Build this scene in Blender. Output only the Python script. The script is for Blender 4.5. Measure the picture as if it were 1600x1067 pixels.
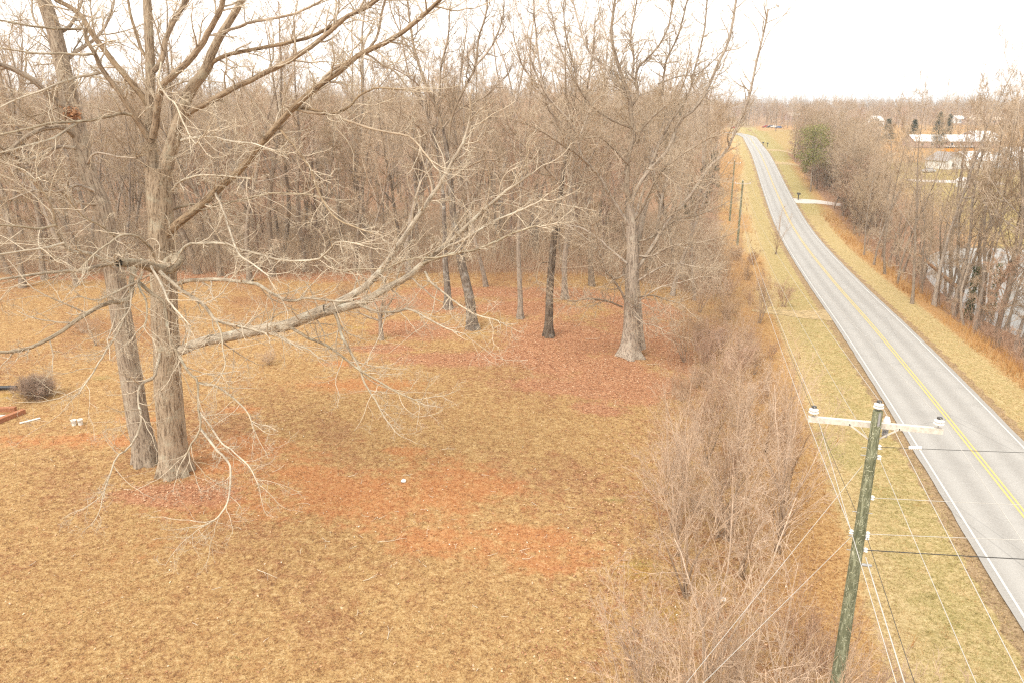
import bpy, math, random
import numpy as np
from math import radians as R
for o in list(bpy.data.objects): bpy.data.objects.remove(o, do_unlink=True)
SC = bpy.context.scene; COL = SC.collection
# ------------------------------------------------------------------ camera, world, sun, exposure
CAMZ = 18.0; FPX = 1200.0; CU, CV = 800.0, 533.5
PITCH = math.atan(370 / 1200); CP, SP = math.cos(PITCH), math.sin(PITCH)
cam = bpy.data.objects.new('camera', bpy.data.cameras.new('camera')); COL.objects.link(cam)
cam.location = (0, 0, CAMZ); cam.rotation_euler = (math.pi / 2 - PITCH, 0, 0)
cam.data.sensor_width = 36; cam.data.lens = 36 * FPX / 1600; cam.data.clip_end = 9000; cam.data.clip_start = .1
SC.camera = cam
SUN_EL, SUN_AZ = 52, 215            # azimuth clockwise from +Y
W = bpy.data.worlds.new('World'); SC.world = W; W.use_nodes = True
nt = W.node_tree; bg = nt.nodes['Background']
sky = nt.nodes.new('ShaderNodeTexSky'); sky.sky_type = 'NISHITA'; sky.sun_disc = False
sky.sun_elevation = R(SUN_EL); sky.sun_rotation = R(SUN_AZ); sky.dust_density = 4; sky.air_density = 1.2
bw = nt.nodes.new('ShaderNodeRGBToBW')
cl = nt.nodes.new('ShaderNodeMixRGB'); cl.blend_type = 'MIX'; cl.inputs[0].default_value = .82
cl.inputs[2].default_value = (8.2, 8.0, 7.6, 1)       # even overcast
nt.links.new(sky.outputs[0], bw.inputs[0]); nt.links.new(bw.outputs[0], cl.inputs[1])
nt.links.new(cl.outputs[0], bg.inputs[0]); bg.inputs[1].default_value = .1
sl = bpy.data.lights.new('sun', 'SUN'); sl.energy = 1.3; sl.angle = R(25); sl.color = (1, .95, .87)
sun = bpy.data.objects.new('sun', sl); COL.objects.link(sun)
sun.rotation_euler = (R(90 - SUN_EL), 0, R(180 - SUN_AZ))
SC.view_settings.view_transform = 'Standard'; SC.view_settings.look = 'None'
SC.view_settings.gamma = 1; SC.view_settings.use_curve_mapping = False
SC.view_settings.exposure = 1.33
SC.render.engine = 'CYCLES'; cy = SC.cycles
cy.max_bounces = 5; cy.diffuse_bounces = 2; cy.glossy_bounces = 2; cy.transmission_bounces = 2; cy.volume_bounces = 0
cy.use_denoising = False; cy.filter_width = 1.25; cy.sample_clamp_indirect = 4; cy.caustics_reflective = False; cy.caustics_refractive = False

# ------------------------------------------------------------------ helpers
RNG = np.random.default_rng(7); random.seed(7)
def ray(u, v):
    x = (u - CU) / FPX; y = (CV - v) / FPX
    return np.array([x, CP + y * SP, -SP + y * CP])
def at(u, v, Y):
    d = ray(u, v); return np.array([0, 0, CAMZ]) + d * (Y / d[1])
def proj(P):
    P = np.asarray(P, float); q = P - np.array([0, 0, CAMZ])
    f = q[..., 1] * CP - q[..., 2] * SP; up = q[..., 1] * SP + q[..., 2] * CP
    return CU + FPX * q[..., 0] / f, CV - FPX * up / f, f
def sst(a, b, x):
    t = np.clip((x - a) / (b - a), 0, 1); return t * t * (3 - 2 * t)
KX = .2595; PSI = math.atan(KX); SPS, CPS = math.sin(PSI), math.cos(PSI)
def road_x(y): return 16.4 + KX * y
def sdist(x, y): return (x - road_x(y)) * CPS
_RY = np.array([-400, -60, 0, 33, 54, 74, 92, 115, 133, 147, 165, 181, 214, 256, 297, 387, 446, 500, 700, 1500, 6000.])
_RZ = np.array([1.0, .6, -.3, -1.15, -1.8, -2.65, -3.7, -4.7, -5.3, -5.5, -5.4, -4.9, -3.6, -1.4, .2, 1.3, 2.0, 2.3, 3.0, 6.0, 6.0])
_yy = np.linspace(-400, 6000, 6401); _zz = np.interp(_yy, _RY, _RZ)
_k = np.hanning(31); _k /= _k.sum(); _zz = np.convolve(np.pad(_zz, 15, 'edge'), _k, 'valid')
def zr(y): return np.interp(y, _yy, _zz)
_WY = np.array([-400, 0, 35, 60, 85, 140, 165, 200, 260, 300, 345, 450, 700, 1500, 6000.])
_WZ = np.array([-1, -2, -4, -6.5, -7.6, -7.6, -6.2, -5.0, -3.2, -2.2, .6, 3.2, 4.5, 7., 6.])
def vnoise(x, y, seed):
    xi = np.floor(x).astype(np.int64); yi = np.floor(y).astype(np.int64); fx = x - xi; fy = y - yi; fx = fx * fx * (3 - 2 * fx); fy = fy * fy * (3 - 2 * fy)
    def h(a, b):
        n = (a * 374761393 + b * 668265263 + seed * 974634777) & 0xffffffff; n = ((n ^ (n >> 13)) * 1274126177) & 0xffffffff
        return ((n ^ (n >> 16)) & 0xffff) / 65535.
    return (h(xi, yi) * (1 - fx) + h(xi + 1, yi) * fx) * (1 - fy) + (h(xi, yi + 1) * (1 - fx) + h(xi + 1, yi + 1) * fx) * fy
def fbm(x, y, size, seed, octv=4):
    x = np.asarray(x, float) / size; y = np.asarray(y, float) / size; a = 0; w = .5; t = 0
    for k in range(octv):
        a = a + w * vnoise(x * (.8 + .01 * k) + .6 * y, y * .8 - .6 * x, seed + k); t += w; x = x * 2.03; y = y * 2.03; w *= .55
    return (a / t - .5) * 2
def pond(x, y):
    s = sdist(x, y); return ((s - 36) / 19) ** 2 + ((y - 108) / 40) ** 2
def snoise(x, y, sc, seed):
    g = np.random.default_rng(seed); a = np.zeros_like(np.asarray(x, float) + np.asarray(y, float))
    for k in range(6):
        th = g.uniform(0, 6.28); f = sc * g.uniform(.6, 1.7)
        a = a + np.sin((x * math.cos(th) + y * math.sin(th)) * f + g.uniform(0, 6.28) + 1.3 * np.sin(y * f * .37 + k))
    return a / 6
def ground_z(x, y):
    x = np.asarray(x, float); y = np.asarray(y, float)
    s = sdist(x, y); base = zr(y)
    # left: the yard is a shelf, further on the wood keeps to the valley's sides
    zl = 0.0 * x + .25 * snoise(x, y, .08, 3) * sst(5, 30, -s)
    far = sst(85, 170, y); zl = zl * (1 - far) + far * (.45 * base - .6) + .9 * far * snoise(x, y, .03, 5)
    zl = zl + sst(500, 1600, y) * (3 + 5 * snoise(x, y, .004, 9))
    wl = sst(9, 31, -s)
    z = base * (1 - wl) + zl * wl
    # right: bank down to the pond hollow, then the lawn
    zR = np.interp(y, _WY, _WZ) + .2 * snoise(x, y, .07, 4) + sst(500, 1600, y) * (2 + 5 * snoise(x, y, .004, 9))
    wr = sst(6, 18, s)
    zright = base * (1 - wr) + zR * wr
    zright = zright - 1.6 * (1 - sst(.75, 1.15, pond(x, y)))
    z = np.where(s > 0, zright, z)
    z = z - .12 * sst(3.6, 5, np.abs(s)) * (1 - sst(6, 9, np.abs(s)))          # shallow ditch
    return z - .05 * (1 - sst(3.6, 4.6, np.abs(s)))
def gp(u, v):
    d = ray(u, v); t = np.concatenate([np.linspace(8, 200, 1500), np.linspace(200.3, 1400, 2500)])
    x = d[0] * t; y = d[1] * t; z = CAMZ + d[2] * t
    h = z - ground_z(x, y); i = int(np.argmax(h < 0))
    if h[i] >= 0: i = len(t) - 1
    a = h[i - 1] / (h[i - 1] - h[i] + 1e-9); tt = t[i - 1] + a * (t[i] - t[i - 1])
    x, y = d[0] * tt, d[1] * tt
    return np.array([x, y, float(ground_z(x, y))])
def rgb(r, g, b): return (r, g, b, 1)

def link(o, parent=None):
    COL.objects.link(o)
    if parent is not None: o.parent = parent
    return o
def tag(o, label=None, cat=None, group=None, kind=None):
    if label: o['label'] = label
    if cat: o['category'] = cat
    if group: o['group'] = group
    if kind: o['kind'] = kind
    return o
def empty(name, loc, rz=0, label=None, cat=None, group=None):
    o = bpy.data.objects.new(name, None); COL.objects.link(o); o.empty_display_size = .3
    o.location = tuple(float(a) for a in loc); o.rotation_euler = (0, 0, rz)
    return tag(o, label, cat, group)
def mesh_np(name, V, F, mat, smooth=True, attrs=None, uv=None):
    """F: list of int arrays (n,k)"""
    me = bpy.data.meshes.new(name); V = np.asarray(V, np.float32)
    F = [np.asarray(f, np.int32) for f in F if len(f)]
    me.vertices.add(len(V)); me.vertices.foreach_set('co', V.ravel())
    nl = sum(f.size for f in F); npoly = sum(len(f) for f in F)
    me.loops.add(nl); me.polygons.add(npoly)
    me.loops.foreach_set('vertex_index', np.concatenate([f.ravel() for f in F]))
    st = []; o = 0
    for f in F:
        st.append(o + np.arange(len(f)) * f.shape[1]); o += f.size
    me.polygons.foreach_set('loop_start', np.concatenate(st).astype(np.int32))
    me.polygons.foreach_set('use_smooth', np.full(npoly, smooth))
    for k, a in (attrs or {}).items():
        at_ = me.attributes.new(k, 'FLOAT', 'POINT'); at_.data.foreach_set('value', np.asarray(a, np.float32).ravel())
    if uv is not None:
        at_ = me.attributes.new('bark', 'FLOAT_VECTOR', 'POINT'); at_.data.foreach_set('vector', np.asarray(uv, np.float32).ravel())
    me.update(calc_edges=True); me.validate()
    for m in (mat if isinstance(mat, (list, tuple)) else [mat]): me.materials.append(m)
    return me
def mobj(name, me, parent=None, loc=None):
    o = bpy.data.objects.new(name, me)
    if loc is not None: o.location = tuple(float(a) for a in loc)
    return link(o, parent)

class MB:
    """small hard-surface pieces gathered into one mesh"""
    def __init__(s): s.v = []; s.f = []
    def add(s, v, f):
        o = len(s.v); s.v += [tuple(map(float, p)) for p in v]; s.f += [tuple(i + o for i in q) for q in f]; return s
    def box(s, c, d, rz=0, taper=1, bev=0):
        x, y, z = d[0] / 2, d[1] / 2, d[2] / 2; ca, sa = math.cos(rz), math.sin(rz); vs = []
        for k, (zz, q) in enumerate(((-z, 1), (z, taper))):
            for a, b in ((-x, -y), (x, -y), (x, y), (-x, y)):
                a *= q; b *= q; vs.append((c[0] + a * ca - b * sa, c[1] + a * sa + b * ca, c[2] + zz))
        return s.add(vs, [(3, 2, 1, 0), (4, 5, 6, 7), (0, 1, 5, 4), (1, 2, 6, 5), (2, 3, 7, 6), (3, 0, 4, 7)])
    def beam(s, p, q, w, h):
        p, q = np.array(p, float), np.array(q, float); t = (q - p) / np.linalg.norm(q - p)
        a = np.cross(t, (0, 0, 1)) if abs(t[2]) < .95 else np.array([1., 0, 0]); a /= np.linalg.norm(a); b = np.cross(a, t)
        vs = [e + a * w / 2 * i + b * h / 2 * j for e in (p, q) for i, j in ((-1, -1), (1, -1), (1, 1), (-1, 1))]
        return s.add(vs, [(0, 1, 2, 3), (7, 6, 5, 4), (0, 4, 5, 1), (1, 5, 6, 2), (2, 6, 7, 3), (3, 7, 4, 0)])
    def lathe(s, p, axis, prof, n=12):
        t = np.array(axis, float); t /= np.linalg.norm(t); p = np.array(p, float)
        a = np.cross(t, (.3, .9, .1)); a /= np.linalg.norm(a); b = np.cross(t, a); vs = []; fs = []
        for r, h in prof:
            for k in range(n):
                an = 2 * math.pi * k / n; vs.append(p + t * h + r * (a * math.cos(an) + b * math.sin(an)))
        for j in range(len(prof) - 1):
            for k in range(n):
                fs.append((j * n + k, j * n + (k + 1) % n, (j + 1) * n + (k + 1) % n, (j + 1) * n + k))
        fs.append(tuple(range(n - 1, -1, -1))); fs.append(tuple((len(prof) - 1) * n + k for k in range(n)))
        return s.add(vs, fs)
    def cyl(s, p, q, r0, r1=None, n=10):
        p, q = np.array(p, float), np.array(q, float); L = float(np.linalg.norm(q - p))
        return s.lathe(p, q - p, [(r0, 0), (r0 if r1 is None else r1, L)], n)
    def build(s, name, mat, parent=None, smooth=False, loc=None):
        me = bpy.data.meshes.new(name); me.from_pydata(s.v, [], s.f); me.update()
        me.materials.append(mat)
        if smooth:
            me.polygons.foreach_set('use_smooth', [True] * len(me.polygons)); me.set_sharp_from_angle(angle=R(40))
        return mobj(name, me, parent, loc)

# ------------------------------------------------------------------ materials
class NT:
    def __init__(s, name, rough=.9, spec=.2):
        s.m = bpy.data.materials.new(name); s.m.use_nodes = True; s.t = s.m.node_tree; s.b = s.t.nodes['Principled BSDF']
        s.b.inputs['Roughness'].default_value = rough; s.b.inputs['Specular IOR Level'].default_value = spec
    def n(s, typ, **k):
        x = s.t.nodes.new('ShaderNode' + typ)
        for a, b in k.items(): setattr(x, a, b)
        return x
    def l(s, a, b): s.t.links.new(a, b)
    def attr(s, name): x = s.n('Attribute'); x.attribute_name = name; return x
    def noise(s, scale, detail=4, vec=None, rough=.6):
        x = s.n('TexNoise'); x.inputs['Scale'].default_value = scale; x.inputs['Detail'].default_value = detail; x.inputs['Roughness'].default_value = rough
        if vec is not None: s.l(vec, x.inputs['Vector'])
        return x.outputs[0]
    def coord(s, which='Object'): return s.n('TexCoord').outputs[which]
    def mapping(s, vec, sc): x = s.n('Mapping'); s.l(vec, x.inputs[0]); x.inputs['Scale'].default_value = sc; return x.outputs[0]
    def ramp(s, fac, stops):
        x = s.n('ValToRGB'); e = x.color_ramp.elements
        while len(e) < len(stops): e.new(.5)
        for i, (p, c) in enumerate(stops): e[i].position = p; e[i].color = c if len(c) == 4 else (*c, 1)
        s.l(fac, x.inputs[0]); return x.outputs[0]
    def mix(s, fac, a, b, mode='MIX'):
        x = s.n('MixRGB'); x.blend_type = mode
        for i, q in ((0, fac), (1, a), (2, b)):
            if hasattr(q, 'node'): s.l(q, x.inputs[i])
            elif i == 0: x.inputs[0].default_value = q
            else: x.inputs[i].default_value = (*q, 1) if len(q) == 3 else q
        return x.outputs[0]
    def math(s, op, a, b=0., clamp=False):
        x = s.n('Math'); x.operation = op; x.use_clamp = clamp
        for i, q in ((0, a), (1, b)):
            if hasattr(q, 'node'): s.l(q, x.inputs[i])
            else: x.inputs[i].default_value = q
        return x.outputs[0]
    def maprange(s, v, a, b, c=0., d=1.):
        x = s.n('MapRange'); s.l(v, x.inputs[0])
        for i, q in enumerate((a, b, c, d)): x.inputs[i + 1].default_value = q
        return x.outputs[0]
    def bump(s, h, dist=.02, st=1.):
        x = s.n('Bump'); x.inputs['Distance'].default_value = dist; x.inputs['Strength'].default_value = st
        s.l(h, x.inputs['Height']); s.l(x.outputs[0], s.b.inputs['Normal'])
    def color(s, c): s.l(c, s.b.inputs['Base Color']); return s.m
def plain(name, c, rough=.7, spec=.3, var=.12, scale=6, metal=0):
    t = NT(name, rough, spec); n = t.noise(scale, 5, t.coord())
    t.b.inputs['Metallic'].default_value = metal
    return t.color(t.ramp(n, [(.3, tuple(a * (1 - var) for a in c)), (.7, tuple(min(1, a * (1 + var)) for a in c))]))
def bark_mat(name, dark, light, twig, lichen=(.40, .38, .30), lich=.5, fur=1.):
    """furrowed on thick wood, paler and smooth on twigs"""
    t = NT(name, .92, .12); th = t.attr('thick').outputs['Fac']; uv = t.attr('bark').outputs['Vector']
    rnd = t.n('ObjectInfo').outputs['Random']
    f = t.math('ADD', t.math('MULTIPLY', t.noise(13 * fur, 4, t.mapping(uv, (1, .12, 1)), .6), .6), t.math('MULTIPLY', t.noise(34 * fur, 3, t.mapping(uv, (1, .2, 1)), .6), .4))
    big = t.noise(1.7, 4, t.coord())
    bark = t.ramp(f, [(.41, dark), (.49, tuple((a + 2 * b) / 3 for a, b in zip(dark, light))), (.59, light)])
    bark = t.mix(t.maprange(big, .54, .68, 0, lich * .8), bark, lichen)
    sp = t.noise(9, 4, t.coord()); tw = t.ramp(sp, [(.35, tuple(a * .72 for a in twig)), (.5, twig), (.66, tuple(min(1, a * 1.25) for a in twig))])
    c = t.mix(t.maprange(th, .012, .055, 0, 1), tw, bark)
    v = t.n('HueSaturation'); t.l(c, v.inputs['Color']); t.l(t.maprange(rnd, 0, 1, .8, 1.2), v.inputs['Value']); t.l(t.maprange(rnd, 0, 1, 1.12, .85), v.inputs['Saturation'])
    t.bump(f, .035, .9)
    return t.color(v.outputs[0])
def tint_mat(name, stops, rough=.95, spec=.08, trans=0):
    """colour by the per-piece attribute 'tint'"""
    t = NT(name, rough, spec); return t.color(t.ramp(t.attr('tint').outputs['Fac'], stops))

M_OAK = bark_mat('oak_bark', (.15, .105, .07), (.43, .34, .245), (.47, .385, .275), (.50, .47, .36), .6)
M_OAKU = bark_mat('upper_oak_bark', (.12, .078, .048), (.36, .265, .175), (.46, .365, .25), (.42, .38, .28), .35)
M_OAKL = bark_mat('pale_limb_bark', (.16, .125, .09), (.42, .345, .25), (.50, .42, .305), (.56, .53, .42), .9)
M_OAK2 = bark_mat('grey_oak_bark', (.15, .11, .08), (.41, .33, .25), (.47, .375, .27), (.50, .45, .35), .5)
M_DARK = bark_mat('dark_bark', (.075, .056, .042), (.22, .175, .135), (.37, .285, .20), (.42, .40, .36), .7)
M_LIMB = bark_mat('tan_limb_bark', (.16, .12, .085), (.40, .31, .225), (.48, .37, .26), (.46, .41, .32), .4)
M_WOOD = bark_mat('forest_bark', (.14, .105, .075), (.32, .25, .185), (.46, .345, .23), (.37, .33, .27), .5)
M_WOODG = bark_mat('forest_bark_grey', (.16, .125, .095), (.37, .295, .225), (.50, .375, .26), (.42, .39, .33), .5)
M_SHRUB = bark_mat('shrub_bark', (.15, .11, .078), (.32, .235, .165), (.50, .355, .24), (.42, .39, .30), .3)
M_REDSH = bark_mat('red_twig_bark', (.12, .085, .06), (.29, .20, .145), (.48, .315, .215), (.3, .27, .22), .2)

# ------------------------------------------------------------------ branching
def norm(a): return a / np.maximum(np.linalg.norm(a, axis=-1, keepdims=True), 1e-9)
def grow(pos, d, L, r0, P, wig, trop, rng, rend=.3, gnarl=0):
    N = len(pos); pts = np.zeros((N, P, 3)); pts[:, 0] = pos; d = norm(d.copy()); step = (L / (P - 1))[:, None]
    up = np.array([0, 0, 1.])
    for i in range(1, P):
        d = norm(d + wig * rng.normal(size=(N, 3)) + trop * up)
        pts[:, i] = pts[:, i - 1] + d * step
    rad = r0[:, None] * (1 - (1 - rend) * np.linspace(0, 1, P)[None] ** .9)
    return pts, rad, L
def spawn(B, n, t0, t1, ang, asd, lr, rr, rng, lmin=0, tip=.5):
    pts, rad, L = B; N, P, _ = pts.shape
    n = np.broadcast_to(np.asarray(n), (N,)).astype(int); idx = np.repeat(np.arange(N), n)
    k = np.concatenate([np.arange(a) for a in n]) if len(n) else np.zeros(0)
    t = t0 + (t1 - t0) * (k + rng.uniform(.1, .9, len(idx))) / np.maximum(n[idx], 1)
    f = t * (P - 1); i = np.minimum(f.astype(int), P - 2); a = (f - i)[:, None]
    pos = pts[idx, i] * (1 - a) + pts[idx, i + 1] * a
    tan = norm(pts[idx, i + 1] - pts[idx, i])
    rv = rng.normal(size=tan.shape); pr = norm(rv - tan * (rv * tan).sum(1, keepdims=True))
    th = np.abs(rng.normal(ang, asd, len(idx)))[:, None]
    d = np.cos(th) * tan + np.sin(th) * pr
    rl = rad[idx, i] * (1 - a[:, 0]) + rad[idx, i + 1] * a[:, 0]
    Lc = np.maximum(L[idx] * lr * (1 - tip * t) * rng.uniform(.6, 1.25, len(idx)), lmin)
    return pos, d, Lc, rl * rr
def tube(B, S, caps=False):
    pts, rad, L = B; N, P, _ = pts.shape
    if N == 0: return np.zeros((0, 3)), np.zeros((0, 4), int), np.zeros(0), np.zeros((0, 3))
    tan = np.empty_like(pts); tan[:, 1:-1] = pts[:, 2:] - pts[:, :-2]; tan[:, 0] = pts[:, 1] - pts[:, 0]; tan[:, -1] = pts[:, -1] - pts[:, -2]
    tan = norm(tan); main = norm(pts[:, -1] - pts[:, 0])
    ref = np.where(np.abs(main[:, 1:2]) < .75, np.array([[0, 1., 0]]), np.array([[1., 0, 0]]))[:, None, :]
    a = norm(np.cross(tan, np.broadcast_to(ref, tan.shape))); b = np.cross(tan, a)
    th = 2 * np.pi * np.arange(S) / S
    V = pts[:, :, None] + rad[:, :, None, None] * (np.cos(th)[None, None, :, None] * a[:, :, None] + np.sin(th)[None, None, :, None] * b[:, :, None])
    n_, p_, s_ = np.meshgrid(np.arange(N), np.arange(P - 1), np.arange(S), indexing='ij')
    s2 = (s_ + 1) % S; I = lambda n, p, s: (n * P + p) * S + s
    F = np.stack([I(n_, p_, s_), I(n_, p_, s2), I(n_, p_ + 1, s2), I(n_, p_ + 1, s_)], -1).reshape(-1, 4)
    if S == 3 or S == 4: pass
    ln = np.linspace(0, 1, P)[None, :, None] * L[:, None, None]
    uv = np.zeros((N, P, S, 3))
    # bark coordinates wrap round a circle so that there is no seam
    uv[..., 0] = np.cos(th) * rad[:, :, None]; uv[..., 2] = np.sin(th) * rad[:, :, None]; uv[..., 1] = ln + np.arange(N)[:, None, None] * 3.7
    return V.reshape(-1, 3), F, np.repeat(rad.reshape(-1), S), uv.reshape(-1, 3)
def tubes_mesh(name, items, mat):
    """items: [(B, sides)]"""
    Vs, Fs, T, U = [], [], [], []; o = 0
    for B, S in items:
        V, F, t, u = tube(B, S); Vs.append(V); Fs.append(F + o); T.append(t); U.append(u); o += len(V)
    return mesh_np(name, np.concatenate(Vs), [np.concatenate(Fs)], mat, True, {'thick': np.concatenate(T)}, np.concatenate(U))
def catmull(P, n):
    P = np.asarray(P, float); Q = np.vstack([2 * P[0] - P[1], P, 2 * P[-1] - P[-2]]); out = []
    T = np.linspace(0, len(P) - 1 - 1e-6, n)
    for t in T:
        i = int(t); f = t - i; a, b, c, d = Q[i], Q[i + 1], Q[i + 2], Q[i + 3]
        out.append(.5 * (2 * b + (c - a) * f + (2 * a - 5 * b + 4 * c - d) * f * f + (3 * b - a - 3 * c + d) * f ** 3))
    return np.array(out)
def cat(*Bs):
    return tuple(np.concatenate([b[i] for b in Bs]) for i in range(3))

# ================================================================== GROUND
def spaced(segs):
    out = []
    for a, b, st0, st1 in segs:
        x = a
        while x < b - 1e-6:
            out.append(x); x += st0 + (st1 - st0) * (x - a) / (b - a)
    return np.array(out + [segs[-1][1]])
gx = spaced([(-5000, -400, 500, 60), (-400, -60, 40, 1.2), (-60, 45, .55, .55), (45, 170, .9, 2.2), (170, 400, 3, 40), (400, 5000, 60, 500)])
gy = spaced([(-300, 10, 40, 1.5), (10, 75, .5, .5), (75, 140, .7, 1.2), (140, 460, 1.6, 3.), (460, 1000, 5, 40), (1000, 6500, 50, 500)])
X, Y = np.meshgrid(gx, gy); Z = ground_z(X, Y)
def blobs(lst, x, y):
    a = np.zeros_like(x)
    for u, v, ru, rv in lst:
        c = gp(u, v); dd = math.hypot(c[1], 18 - c[2]); rx = ru * dd / FPX; ry = rv * dd * dd / (FPX * max(18 - c[2], 5))
        a = np.maximum(a, np.exp(-(((x - c[0]) / rx) ** 2 + ((y - c[1]) / ry) ** 2) * 1.1))
    return a
CLAY = [(600, 770, 330, 70), (420, 700, 200, 35), (820, 850, 150, 45), (150, 690, 200, 16), (560, 600, 160, 16), (480, 738, 75, 17), (600, 770, 90, 20), (770, 762, 60, 9), (690, 845, 110, 28), (860, 885, 55, 14), (330, 690, 95, 14), (130, 688, 100, 10), (540, 568, 50, 7), (230, 655, 50, 8), (620, 705, 60, 8), (800, 830, 60, 16), (380, 640, 40, 8), (300, 730, 80, 12), (450, 800, 60, 14)]
LEAF = [(800, 458, 300, 13), (1000, 520, 115, 42), (870, 605, 130, 16), (700, 560, 150, 14), (620, 470, 120, 16), (1050, 600, 60, 30), (980, 590, 115, 48), (900, 525, 160, 34), (660, 515, 110, 22), (790, 482, 160, 18), (430, 422, 210, 14), (1040, 545, 70, 55), (600, 545, 80, 10), (1000, 480, 90, 18), (860, 560, 90, 26), (250, 772, 120, 20), (500, 430, 150, 16), (200, 420, 200, 12), (300, 425, 260, 18), (120, 432, 150, 8), (930, 640, 60, 12)]
MOSS = [(1000, 890, 60, 24), (1110, 915, 45, 24), (760, 490, 26, 4), (940, 490, 40, 6), (735, 521, 34, 4), (1065, 545, 40, 8), (18, 618, 34, 9), (640, 549, 30, 3), (560, 512, 30, 4), (700, 489, 20, 3), (1050, 960, 50, 20)]
GREEN = [(1300, 700, 30, 60), (1330, 560, 22, 40), (960, 780, 25, 8), (1000, 880, 40, 10), (160, 590, 20, 5), (1480, 960, 30, 60), (1400, 780, 40, 60), (1215, 320, 12, 20)]
S_ = sdist(X, Y)
nb1 = fbm(X, Y, 5., 11); nb2 = fbm(X + .45 * Y, Y * .5, 2.6, 15); gleaf = np.clip(blobs(LEAF, X, Y) + .35 * nb1 + .2 * nb2 - .08, 0, 1); gclay = np.clip(1.0 * blobs(CLAY, X, Y) + .55 * blobs(CLAY[5:], X, Y) * (nb2 > -.1) + .5 * nb1 + .35 * nb2 - .25, 0, 1)
gbrown = np.clip(.36 + .75 * fbm(X + .5 * Y, Y * .6, 4.5, 21, 5) + .2 * fbm(X, Y, 14, 27), 0, 1); gmoss = blobs(MOSS, X, Y); ggreen = blobs(GREEN, X, Y)
left = S_ < 0; aS = np.abs(S_)
wood_front = lambda x: 82 - .012 * (x + 40) - .0 * x
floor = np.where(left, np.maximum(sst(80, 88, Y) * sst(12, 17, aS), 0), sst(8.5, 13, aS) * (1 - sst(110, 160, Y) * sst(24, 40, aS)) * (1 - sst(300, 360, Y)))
brushfl = np.where(left, sst(10, 13, aS) * (1 - sst(19, 26, aS)) * (1 - sst(66, 82, Y)), 0)
rowm = np.where(left, (1 - sst(14, 18, aS)) * sst(72, 95, Y), 0)
rowred = rowm * sst(6, 9, aS + 2 * snoise(X, Y, .12, 31)) * sst(-.25, .25, snoise(X, Y, .09, 32))
straw = np.where(left, (1 - sst(8.5, 12, aS)), (1 - sst(6.5, 9, aS)))
lawn = np.where(left, 0, sst(110, 150, Y) * sst(26, 42, aS) * (1 - sst(285, 300, Y)) + 1.0 * sst(150, 180, Y) * (1 - sst(7, 12, aS)) + .8 * sst(275, 290, Y) * (1 - sst(470, 500, Y)) * (1 - sst(30, 45, aS)))
redbank = np.where(left, 0, sst(296, 306, Y) * (1 - sst(345, 370, Y)) * sst(60, 90, aS))
farm = sst(500, 620, Y)
gm = {'brown': gbrown, 'leaf': np.maximum(gleaf * (S_ < -10), np.maximum(floor * .75, brushfl * .3)), 'clay': np.maximum(gclay, redbank * .35), 'moss': gmoss, 'green': np.maximum(np.maximum(ggreen * .9, np.where(left, .65, .52) * (1 - sst(6.5, 9, aS))), lawn * .85),
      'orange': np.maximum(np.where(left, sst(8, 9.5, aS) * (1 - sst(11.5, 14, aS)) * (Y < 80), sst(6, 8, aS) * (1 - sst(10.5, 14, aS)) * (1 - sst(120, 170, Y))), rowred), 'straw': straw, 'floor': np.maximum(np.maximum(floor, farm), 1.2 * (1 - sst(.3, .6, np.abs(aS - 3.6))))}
nx, ny = len(gx), len(gy); ii = np.arange(nx * ny).reshape(ny, nx)
Fq = np.stack([ii[:-1, :-1], ii[:-1, 1:], ii[1:, 1:], ii[1:, :-1]], -1).reshape(-1, 4)
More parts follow.
